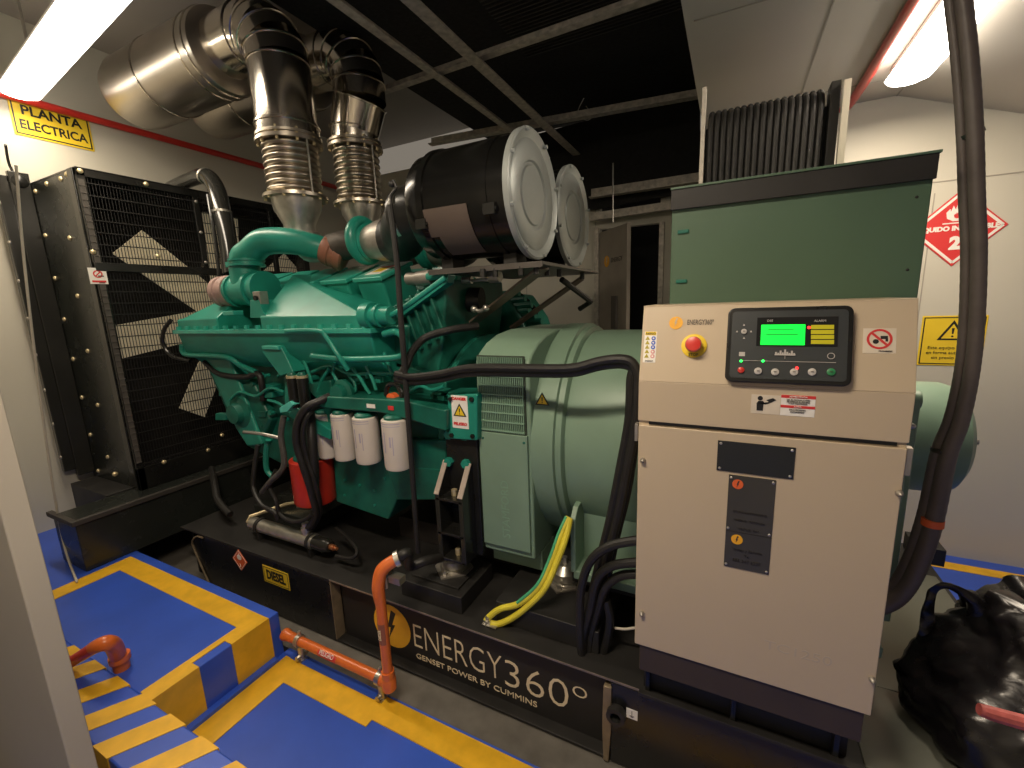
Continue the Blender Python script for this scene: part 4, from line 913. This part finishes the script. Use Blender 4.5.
for k,h in enumerate((.006,.004,.010,.005,.013,.007,.004,.010,.004)): plate(b,q+X*(-.02+k*.005)+ty*(h/2-.004),X,ty,.004,h,.0012)
plate(b,q-ty*.005,X,ty,.046,.003,.0012); obj('engine_symbol',b,BTN,co)
for u,v,m in ((741,361,LEDG),(763,361,LEDG),(809,327.5,LEDR),(797,368,LEDR)):
    b=B().lathe(K(u,v),tn,[(0,.0035),(.0015,.003),(.002,.001)],12); obj('indicator_lamp',b,m,co)
b=B(); disc(b,K(831,356),X,ty,.008,.001,0,20,.0065); obj('lamp_ring',b,BTN,co); kp('tank_symbol',739,745,352,356,BTN)
# prohibition sticker
c=(T(864,329)+T(895,353))/2; b=B(); plate(b,c,X,ty,.064,.062,.001); st=CB('prohibition_sticker',b,mat('aged sticker',(.70,.62,.50),.5),0)
b=B(); disc(b,c+ty*.004,X,ty,.025,.001,.001,32,.020); b.obox(c+ty*.004+tn*.0016,(X-ty).normalized(),(X+ty).normalized(),tn,.021,.0025,.0006); obj('prohibition_ring',b,PAPR,st,flat=True)
b=B(); disc(b,c-X*.007-ty*.002,X,ty,.006,.0006,.001,12); plate(b,c+X*.009+ty*.008+tn*.001,X,ty,.014,.008,.0006); plate(b,c+X*.014+ty*.002+tn*.001,X,ty,.005,.008,.0006); obj('pictogram',b,PAPK,st,flat=True)
text('sticker_footer','PROHIBIDO',.005,c-ty*.026+X*.012+tn*.001,X,ty,TXTK,st)
# stickers on lower strip
def Hs(u,v): return A(u,v,yb)
c=(Hs(751,393)+Hs(780,416))/2; b=B(); plate(b,(c.x,yb,c.z),X,Z,.068,.052,.001); st=CB('manual_sticker',b,MATS['aged sticker'],0)
c=V((c.x,yb-.001,c.z)); b=B(); disc(b,c-X*.013+Z*.0165,X,Z,.0062,.0008); poly(b,c,X,Z,[(-.95,.12),(-.75,.42),(-.25,.42),(0,.0),(.45,.18),(.40,.34),(-.05,.22),(-.2,.05),(-.22,-.8),(-.9,-.8)],.022,.0008); poly(b,c,X,Z,[(.05,.55),(.75,.85),(1.1,.62),(.5,.22)],.022,.0008); obj('reader_pictogram',b,PAPK,st,flat=True)
c=(Hs(780.5,393)+Hs(815,419))/2; c=V((c.x,yb,c.z)); b=B(); plate(b,c,X,Z,.076,.056,.001); st=CB('warning_sticker',b,PAPW,0,'white sticker with two red bars')
c=c-Y*.001; b=B(); plate(b,c+Z*.024,X,Z,.076,.008,.0006); plate(b,c-Z*.003,X,Z,.076,.007,.0006); obj('red_bar',b,PAPR,st,flat=True)
text('bar_lettering','ADVERTENCIA',.006,c+Z*.024-Y*.0006,X,Z,PAPW,st); text('bar_lettering','AVISO',.006,c-Z*.003-Y*.0006,X,Z,PAPW,st)
for dz,s_ in ((.0155,'LEA EL MANUAL ANTES'),(.0105,'DE OPERAR EL EQUIPO'),(.0055,'Y SUS CONTROLES'),(-.011,'SOLO PERSONAL'),(-.017,'AUTORIZADO')): text('small_print',s_,.0048,c+Z*dz,X,Z,TXTK,st)
# door details
bolts('door_latch',[D(u,v) for u,v in ((643,460),(899,493),(642,613),(872,679))],(0,-1,0),.0085,.016,CAST,dr_)
def nameplate(u0,v0,u1,v1,u2,v2,m,lab):
    a=D(u0,v0); e=D(u1,v1); f_=D(u2,v2); c=V(((a.x+e.x)/2,yd,(a.z+f_.z)/2)); b=B(); plate(b,c,X,Z,e.x-a.x,a.z-f_.z,.003); o=obj('nameplate',b,m,dr_,.001,label=lab); return o,c,e.x-a.x,a.z-f_.z
o,c,w,h=nameplate(718,440,796,447,718,470,PLATK,'blank black nameplate')
bolts('plate_screw',[c+V((sx*(w/2-.008),-.003,sz_*(h/2-.008))) for sx in (-1,1) for sz_ in (-1,1)],(0,-1,0),.004,.003,STEEL,o)
o,c,w,h=nameplate(729,474,776,482,728,566,PLATE,'dark grey data plate with logos')
logo(o,V((D(738,481).x,yd-.003,c.z+h*.41)),X,Z,.014,LOGR,PLATE); logo(o,V((D(737,537).x,yd-.003,c.z-h*.18)),X,Z,.015,LOGO,TXTK)
PT=mat('plate print',(.028,.024,.02),.5)
for dz,s_,sz_ in ((.12,'GRUPO ELECTROGENO',.008),(.03,'MODELO   POTENCIA',.008),(-.06,'VOLTAJE   RPM',.008),(-.29,'Ventas y Servicio',.011),(-.35,'Tel',.010),(-.41,'555 347 6377',.013)): text('plate_lettering',s_,sz_,c-Y*.003+Z*(h*dz),X,Z,PT,o)
b=B(); plate(b,c-Y*.003-Z*h*.10,X,Z,w,.002,.0008); obj('plate_divider',b,PT,o)
bolts('plate_screw',[c+V((sx*(w/2-.006),-.003,h*k)) for sx in (-1,1) for k in (.47,-.07,-.47)],(0,-1,0),.004,.003,STEEL,o)
a=D(762,644); e=D(835,662); text('model_lettering','TC1250',.040,V(((a.x+e.x)/2,yd,(a.z+e.z)/2-.002)),X,Z,EMB,dr_,depth=.0004,off=.0003,xs=1.25)
bolts('side_bolt',[(cx1+.006,cy+.02,1.36),(cx1+.006,cy+.02,1.42)],(1,0,0),.008,.012,STEEL,cb)
b=B().box((cx0-.012,cy-.004,1.315),(cx0-.002,cy+.02,1.37)).box((cx1,cy-.004,1.30),(cx1+.012,cy+.02,1.37)); CB('hinge',b,CAST,.001)
# ================================================================ GREY CONDUITS
cy_=1.67
def bundle(name,dx,dy,lab,r,ex=None):
    pts=[(957,-12),(965,60),(970,133),(972,200),(974,250),(972,320),(967,372),(957,420),(944,455),(930,520),(914,566),(898,592),(880,604),(862,608)]
    P=[A(u,v,cy_)+V((dx,dy,0)) for u,v in pts]; 
    if ex: P[1:4]=[p+V(ex) for p in P[1:4]]
    vs=B().tube(P,r,n=18,sub=14)
    # corrugation
    m=len(vs.v)//18
    for i in range(m):
        c=sum((vs.v[i*18+k] for k in range(18)),V((0,0,0)))/18
        s_=1+.035*(i%2)
        for k in range(18): vs.v[i*18+k]=c+(vs.v[i*18+k]-c)*s_
    return tag(obj(name,vs,RUBG),lab,'conduit')
bundle('flexible_conduit',.006,-.01,'grey corrugated conduit with orange band, front one of the pair beside the cabinet',[.017]*7+[.018,.020,.022,.023,.023,.023,.023])
bundle('flexible_conduit',-.011,.014,'grey corrugated conduit mostly hidden behind its twin beside the cabinet',[.012]*7+[.014,.016,.018,.019,.019,.019,.019],(0,0,0))
for (u,v,m,r,hh,lab) in ((977,133,BLK,.025,.010,'black tie strap around the two grey conduits, upper one'),(948,452,BLK,.030,.010,'black tie strap around the two grey conduits, lower one'),(930,520,LOGR,.027,.022,'orange tape band wrapped round the grey conduit')):
    c=A(u-3,v,cy_)+V((.0 if m is BLK else .010,.01 if m is BLK else -.01,0)); c2=A(u-(6 if v>480 else 9) if v>300 else u+4,v+22,cy_)+V((.0 if m is BLK else .010,.01 if m is BLK else -.01,0)); d=(c2-c).normalized()
    b=B().lathe(c-d*hh/2,d,[(0,r*.9),(0,r),(hh,r),(hh,r*.9)],28); tag(obj('cable_tie' if m is BLK else 'tape_band',b,m),lab,'strap' if m is BLK else 'tape')
c=A(892,596,1.67); b=B().lathe(V((.41,1.67,c.z)),X,[(0,.05),(.02,.05),(.03,.042),(.06,.04)],24); tag(obj('conduit_gland',b,RUBG),'grey round gland where the conduits turn in behind the cream cabinet','gland')
b=B().box((.42,1.72,SZ),(.95,2.58,SZ+.006)); obj('lit_deck_plate',b,mat('lit deck grey green',(.11,.115,.095),.3,0,.1,4),sk,.002)  # plates added over the black deck, its lit grey put into the colour
b=B().box((.42,1.375,SZ),(.95,1.72,SZ+.005)); obj('lit_deck_plate',b,MATS['lit deck grey green'],sk,.002)
b=B().box((.90,2.70,SZ),(1.02,2.86,.46)); tag(obj('rear_mounting_block',b,BLKM,None,.004),'small black block on the far right corner of the base behind the conduits','block')
# ================================================================ CABLES AND HOSES ABOUT THE ENGINE
def cable(name,pts,r,m,lab,cat='cable',n=10,group=None):
    b=B().tube(pts,r,n=n); return tag(obj(name,b,m),lab,cat,group)
for k,(dv,dy,lab) in enumerate(((0,0,'black control cable strung from the engine over the alternator, upper of two'),(5,.015,'black control cable strung from the engine over the alternator, lower of two'))):
    y=1.50+dy
    top=[A(u,v+dv,y) for u,v in ((396,374),(412,377),(440,374),(470,368),(520,368),(570,368),(600,361),(622,359),(633,364))]
    dn=[A(u-(7 if k else 0),v,y) for u,v in ((638,380),(636,420),(627,470),(617,520),(607,560),(596,610),(590,650))]
    cable('control_cable',top+dn,.017,RUB,lab)
cable('control_cable',[A(398,378,1.52),A(406,366,1.54),A(412,352,1.58),A(425,338,1.65),A(450,330,1.7),A(478,326,1.8)],.018,RUB,'black cable sweeping up from the harness to the back of the engine')
for k in range(3):
    cable('harness_cable',[A(640-3*k,392,1.56),A(637-4*k,430,1.56),A(628-5*k,490,1.56),A(616-4*k,540,1.56),A(606-4*k,590,1.56),A(598-4*k,640,1.54),A(594-3*k,672,1.5)],.014,RUB,('thick black cable hanging beside the cream cabinet, right one of three','thick black cable hanging beside the cream cabinet, middle one of three','thick black cable hanging beside the cream cabinet, left one of three')[k])
for k,(pts,lab) in enumerate(((((640,540),(610,546),(590,562),(581,590),(580,625),(582,662)),'outermost black cable looping out from behind the cabinet'),
  (((640,562),(612,566),(597,580),(590,610),(583,640),(585,668)),'middle black cable looping out from behind the cabinet'),
  (((640,574),(620,576),(605,588),(597,612),(590,640),(588,672)),'third black cable looping out from behind the cabinet'),
  (((606,600),(610,618),(607,640),(602,656)),'short black cable bowed inside the looping cables'))):
    cable('looping_cable',[A(u,v,1.44+.015*k) for u,v in pts],.017,RUB,lab)
cable('thin_wire',[A(615,628,1.5),A(626,629,1.5),A(640,627,1.5)],.005,CABW,'thin whitish wire disappearing behind the cabinet')
for u,v,y in ((598,361,1.50),(518,370,1.50),(626,424,1.5),(616,480,1.5)):
    pass
# earth cables
e0=[(569,517),(561,535),(552,560),(540,585),(520,603),(500,609),(489,617),(486,628)]
for k,(off,m,lab) in enumerate(((0,YG,'yellow earth cable running from the alternator foot to the base, left one of the pair'),(1,YG,'yellow earth cable running from the alternator foot to the base, right one of the pair'))):
    pts=e0 if k==0 else [(570,518),(566,537),(557,562),(545,588),(528,606),(512,618),(498,624),(489,628)]
    yy=[1.60,1.56,1.52,1.48,1.46,1.45,1.44,1.43]
    P=[A(u,v,y) for (u,v),y in zip(pts,yy)]; P[-1].z=max(P[-1].z,SZ+.008); 
    ea=cable('earth_cable',P,.0135,m,lab)
    if k==0:
        b=B().tube([p+V((-.009,-.008,.004)) for p in P[:5]],.007,n=8); obj('green_stripe',b,GRN,ea)
c=A(488,629,1.43); b=B().cyl((c.x,1.43,SZ),(c.x,1.43,SZ+.02),.02,n=6).cyl((c.x,1.43,SZ),(c.x,1.43,SZ+.035),.010,n=12).box((c.x-.02,1.41,SZ+.004),(c.x+.05,1.45,SZ+.008)); tag(obj('earth_terminal',b,STEEL),'shiny bolted lug where the yellow earth cables meet the base','terminal')
# ---- silver oil cylinder on the deck
oc=thing('oil_cylinder','polished steel horizontal cylinder with black cap on the base deck','cylinder',(-2.0,1.50,SZ))
yq=1.50
p=A(254,530,yq); q=A(330,553,yq); p=V((p.x,yq,.455)); q=V((q.x,yq,.455)); L=(q-p).length
b=B().lathe(p,X,[(0,.030),(.0,.038),(L*.10,.038),(L*.10,.043),(L*.13,.043),(L*.13,.040),(L*.78,.040),(L*.78,.045),(L*.82,.045),(L*.82,.038),(L*.86,.036)],32); obj('barrel',b,STEEL,oc)
b=B().lathe(p+X*L*.84,X,[(0,.036),(.0,.040),(.09,.040),(.10,.034),(.12,.03)],24); obj('end_cap',b,BLKG,oc)
b=B().lathe(p+X*(L*.84+.12),X,[(0,.016),(.03,.016),(.03,.01),(.05,.01)],10); obj('hose_union',b,mat('copper union',(.55,.22,.1),.35,.7),oc)
for k in (.12,.80): b=B().box((p.x+L*k-.012,yq-.03,SZ),(p.x+L*k+.012,yq+.03,.425)).lathe((p.x+L*k-.012,yq,.455),X,[(0,.040),(0,.047),(.024,.047),(.024,.040)],24); obj('saddle_clamp',b,BLKM,oc)
b=B().lathe((p.x+L*.74,yq,.49),Z,[(0,.022),(.02,.022),(.02,.028),(.045,.028),(.045,.02),(.07,.02)],12); obj('top_union',b,STEEL,oc)
b=B().tube([p+V((0,0,.0)),p+V((-.05,-.0,.0)),p+V((-.06,.02,.02)),p+V((.02,.22,.03)),p+V((.16,.34,.04))],.012,n=8,smooth=False); obj('elbow_pipe',b,BRASS,oc)
us=p+X*L*.74+Z*.10
def H(u,v,y): return A(u,v,y)
cable('fuel_hose',[us+Z*-.04,H(316,515,1.51),H(311,490,1.47),H(304,468,1.45),H(297,445,1.44),H(297,425,1.44),H(306,408,1.46),H(322,400,1.52),H(330,396,1.56)],.020,RUB,'thick black hose arching in front of the red filter can, outer one','hose',12)
cable('fuel_hose',[us+V((.02,.02,-.04)),H(320,512,1.53),H(316,485,1.48),H(306,455,1.46),H(303,432,1.45),H(308,415,1.47),H(318,406,1.53),H(328,402,1.56)],.013,RUB,'thinner black hose arching in front of the red filter can, inner one','hose')
cable('upright_hose',[H(305,398,1.54),H(309,410,1.54),H(312,440,1.50),H(314,470,1.49),H(314,490,1.49)],.026,RUB,'thick straight black hose running down before the white filters','hose',12)
cable('braided_hose',[H(284,416,1.52),H(281,435,1.50),H(284,458,1.49),H(282,470,1.48),H(270,482,1.48),H(262,492,1.5)],.016,mat('braided grey hose',(.07,.065,.06),.45,0,.3,60),'braided grey hose curving down at the left of the red filter can','hose')
cable('loop_hose',[H(258,445,1.56),H(254,472,1.52),H(254,490,1.5),H(262,505,1.47),H(274,512,1.46),H(278,519,1.47)],.014,RUB,'black hose looping down to the left end of the steel cylinder','hose')
cable('loop_hose',[H(276,470,1.52),H(270,486,1.5),H(276,500,1.48),H(280,514,1.48),H(292,521,1.47),H(304,520,1.47),H(312,514,1.48)],.012,RUB,'black hose looping over the deck behind the steel cylinder','hose')
cable('loop_hose',[H(336,556,1.48),H(352,558,1.47),H(357,550,1.5),H(348,538,1.54),H(336,528,1.58)],.010,RUB,'thin hose looping from the right end cap of the steel cylinder','hose')
# ================================================================ ORANGE PIPE RUN
op=thing('orange_pipe','orange painted fuel pipe along the step with a riser and PELIGRO label','pipe',(-1.6,1.20,0))
oy=1.205; oz=.115; ox0=A(284,628,oy).x; ox1=A(387,683,oy).x
oz0=A(284,628,oy).z
b=B().cyl((ox0,oy,oz),(ox1,oy,oz),.0225,n=20).lathe((ox0+.06,oy,oz),-X,[(0,.024),(.03,.024),(.045,.03),(.06,.03)],18); obj('pipe_run',b,ORG,op)
zt_=A(385,585,oy).z
b=B().tube([(ox1-.03,oy,oz),(ox1,oy,oz),(ox1+.012,oy,oz+.02),(ox1+.012,oy,oz+.06)],.028,n=16,sub=5).cyl((ox1+.012,oy,oz),(ox1+.012,oy,zt_-.03),.0225,n=20).lathe((ox1+.012,oy,oz-.03),Z,[(0,.02),(.0,.032),(.05,.032),(.06,.026)],20); obj('riser',b,ORG,op)
b=B().tube([(ox1+.012,oy,zt_-.10),(ox1+.008,oy,zt_-.02),(ox1+.02,oy+.02,zt_+.05),(ox1+.06,oy+.06,zt_+.085)],[.0225,.027,.029,.026],n=18); obj('top_elbow',b,ORG,op)
hx=V((ox1+.06,oy+.06,zt_+.085))
b=B().lathe(hx,V((.7,.6,.3)),[(0,.028),(0,.034),(.02,.034),(.02,.028)],18); obj('hose_clamp',b,STEEL,op)
for xx in (ox0+.11,ox1-.04):
    b=B().lathe((xx-.012,oy,oz),X,[(0,.024),(0,.031),(.024,.031),(.024,.024)],20).cyl((xx,oy+.005,oz+.02),(xx,oy+.005,oz+.05),.008,n=8).box((xx-.015,oy-.02,.0),(xx+.015,oy+.02,.012)).cyl((xx,oy-.0,.0),(xx,oy,oz-.02),.014,n=8).cyl((xx-.0,oy-.03,.03),(xx,oy+.03,.03),.012,n=8); obj('pipe_clamp',b,STEEL,op)
lx=A(332,655,oy).x
b=B(); n=8; vs=[];fs=[]
for k in range(n+1):
    a=math.radians(-75+130*k/n)
    for xx in (lx-.075,lx+.045): vs.append((xx,oy-.0232*math.cos(a),oz+.0232*math.sin(a)))
for k in range(n): fs.append((2*k,2*k+1,2*k+3,2*k+2))
b.add(vs,fs); lb=obj('pipe_label',b,PAPR,op,label='red PELIGRO label')
dnn=V((0,-.8,.6)).normalized(); text('lettering','PELIGRO',.030,V((lx-.015,oy,oz))+dnn*.0235,X,V((0,.6,.8)),PAPW,lb,xs=.8)
zl=A(387,633,oy).z
b=B(); vs=[];fs=[]
for k in range(n+1):
    a=math.radians(-60+120*k/n)
    for zz in (zl-.05,zl+.05): vs.append((ox1+.012+.0232*math.sin(a),oy-.0232*math.cos(a),zz))
for k in range(n): fs.append((2*k,2*k+2,2*k+3,2*k+1))
b.add(vs,fs); lb=obj('pipe_label',b,mat('faded riser label',(.30,.10,.05),.5),op,label='faded brownish label on the riser')
text('lettering','DIESEL',.022,(ox1+.012,oy-.0232,zl),Z,-X,LOGT,lb,xs=.8)
# gauge
g=A(384,569,1.24); gt=thing('pressure_gauge','small round pressure gauge on top of the orange riser','gauge',g)
gd=(CAM-g).normalized(); gd=V((gd.x*.5,gd.y,gd.z+.5)).normalized()
b=B().lathe(g-gd*.015,gd,[(0,.025),(0,.036),(.022,.036),(.022,.030)],28); obj('gauge_case',b,BLKG,gt)
b=B().cyl(g+gd*.004,g+gd*.0065,.030,n=28); obj('dial',b,PAPW,gt)
ux,uy=orth(gd); b=B(); disc(b,g+gd*.0068,ux,uy,.029,.001,0,28,.023); obj('blue_ring',b,PAPB,gt)
b=B().bar(g+gd*.0075-ux*.005,g+gd*.0075+ux*.016+uy*.012,.002,.001,gd); obj('needle',b,PAPK,gt)
b=B().cyl(g-Z*.03,g-Z*.09,.012,n=8).box(g+V((.03,-.01,-.05)),g+V((.09,.03,-.02))); obj('gauge_stem',b,STEEL,gt)
cable('rubber_hose',[hx,hx+V((.04,.035,.02)),A(410,566,1.36),A(425,561,1.42),A(440,558,1.50),A(450,556,1.60)],.022,RUB,'black rubber hose leading from the orange riser towards the engine bracket','hose',12)
# ================================================================ RED PIPE STUB ON THE SILL
sp=thing('pipe_stub','orange red pipe stub bending down over the striped door sill','pipe',(-2.3,.66,PZ))
p0_=A(58,666,.50); p1_=A(92,648,.62); 
P=[A(40,674,.42),A(62,665,.53),A(88,649,.64),A(98,645,.67)]
P=[V((-3.2,.50,.33)),A(68,664,.56),A(92,649,.60),A(97,646,.61)]
b=B().tube(P,.025,n=16,smooth=False); obj('pipe_length',b,RED,sp)
k0=A(98,645,.61); k1=A(110,650,.70); 
b=B().tube([A(90,650,.60),A(97,646,.61),A(106,643,.63),A(113,645,.655),A(117,653,.67),A(119,662,.68)],[.024,.028,.030,.030,.030,.028],n=18)
q=A(119,655,.68); b.lathe(q,V((0,0,-1)),[(0,.026),(0,.038),(.025,.038),(.03,.030),(.14,.027)],20); obj('elbow',b,ORG,sp)
# ================================================================ BLACK PLASTIC BAG
def bag():
    import mathutils.noise as N
    t=thing('plastic_bag','crumpled black plastic bag with a loop handle at the lower right','bag',(.98,1.72,SZ))
    b=B(); cx_,cyy=.97,1.64; n=90;m=56; vs=[];fs=[]
    for i in range(m+1):
        f_=i/m; z=SZ+.003+f_*.44
        rr=.34*(math.sin(min(1,f_*3.0+.6)*PI/2))*(1-.45*max(0,f_-.35)/.65)
        for k in range(n):
            a=2*PI*k/n; q=V((math.cos(a)*1.6,math.sin(a)*1.6,f_*2.0))
            d=N.noise(q*1.1)*.05+N.noise(q*2.4)*.022+(abs(N.noise(q*3.6))-.2)*.03+N.noise(q*9)*.005
            r=rr+d
            vs.append(V((cx_+r*1.15*math.cos(a)+.03*f_,cyy+r*.9*math.sin(a)+.06*f_,max(SZ+.002,z+N.noise(q*2+V((5,0,0)))*.03*(f_>0)))))
    for i in range(m):
        for k in range(n): j=(k+1)%n; fs.append((i*n+k,i*n+j,(i+1)*n+j,(i+1)*n+k))
    fs+=[tuple(range(n-1,-1,-1)),tuple(range(m*n,(m+1)*n))]
    b.add(vs,fs); obj('bag_body',b,BAGM,t,ang=60)
    yb_=1.72
    L=[(930,668),(928,640),(928,620),(930,600),(936,588),(948,586),(962,592),(974,601),(981,614),(984,632)]
    R0=[.04,.030,.018,.012,.010,.010,.014,.020,.035,.05]
    b=B().tube([A(u,v,yb_) for u,v in L],R0,n=10); 
    for i,vv in enumerate(b.v): vv.y=yb_+(vv.y-yb_)*.5+N.noise(vv*22)*.012
    obj('handle_loop',b,BAGM,t)
    b=B().tube([A(u,v,yb_+.03) for u,v in ((958,594),(985,612),(1010,612),(1040,606),(1070,610))],[.015,.045,.075,.075,.06],n=12)
    for i,vv in enumerate(b.v): vv+=V((N.noise(vv*14),N.noise(vv*14+V((3,0,0))),N.noise(vv*14+V((0,4,0)))))*.035
    obj('gathered_neck',b,BAGM,t,ang=60)
bag()
b=B().tube([A(979,709,1.33),A(990,713,1.33),A(1030,724,1.33),A(1060,730,1.33)],[.014,.017,.018,.018],n=10); tag(obj('red_rod',b,mat('dusty red plastic',(.45,.10,.09),.5,0,.4,20)),'dusty red rod end lying against the black bag at the lower right edge','rod')
GR={'tube_light':'ceiling strip lights','red_pipe':'red pipes along the ceiling edge','ceiling_beam':'galvanised beams under the black ceiling','turbocharger':'turbochargers on the engine','exhaust_bellows':'exhaust bellows of the two stacks','exhaust_pipe':'sheet metal exhaust pipes','muffler':'mufflers under the ceiling','air_filter':'air filters above the engine','flexible_conduit':'grey conduits beside the cabinet','cable_tie':'tie straps around the conduits','control_cable':'control cables over the alternator','harness_cable':'cables hanging beside the cabinet','looping_cable':'cables looping behind the cabinet','earth_cable':'yellow earth cables','fuel_hose':'hoses arching over the red can','loop_hose':'hoses around the steel cylinder'}
for o in bpy.context.scene.objects:
    k=o.name.split('.')[0]
    if o.parent is None and k in GR and 'label' in o: o['group']=GR[k]
# ================================================================ WORLD AND VIEW
w=bpy.data.worlds.new('room_air'); bpy.context.scene.world=w; w.use_nodes=True
w.node_tree.nodes['Background'].inputs[0].default_value=(1,.88,.72,1); w.node_tree.nodes['Background'].inputs[1].default_value=.2
sc=bpy.context.scene
sc.view_settings.view_transform='Standard'; sc.view_settings.look='None'; sc.view_settings.exposure=0.0; sc.view_settings.gamma=1
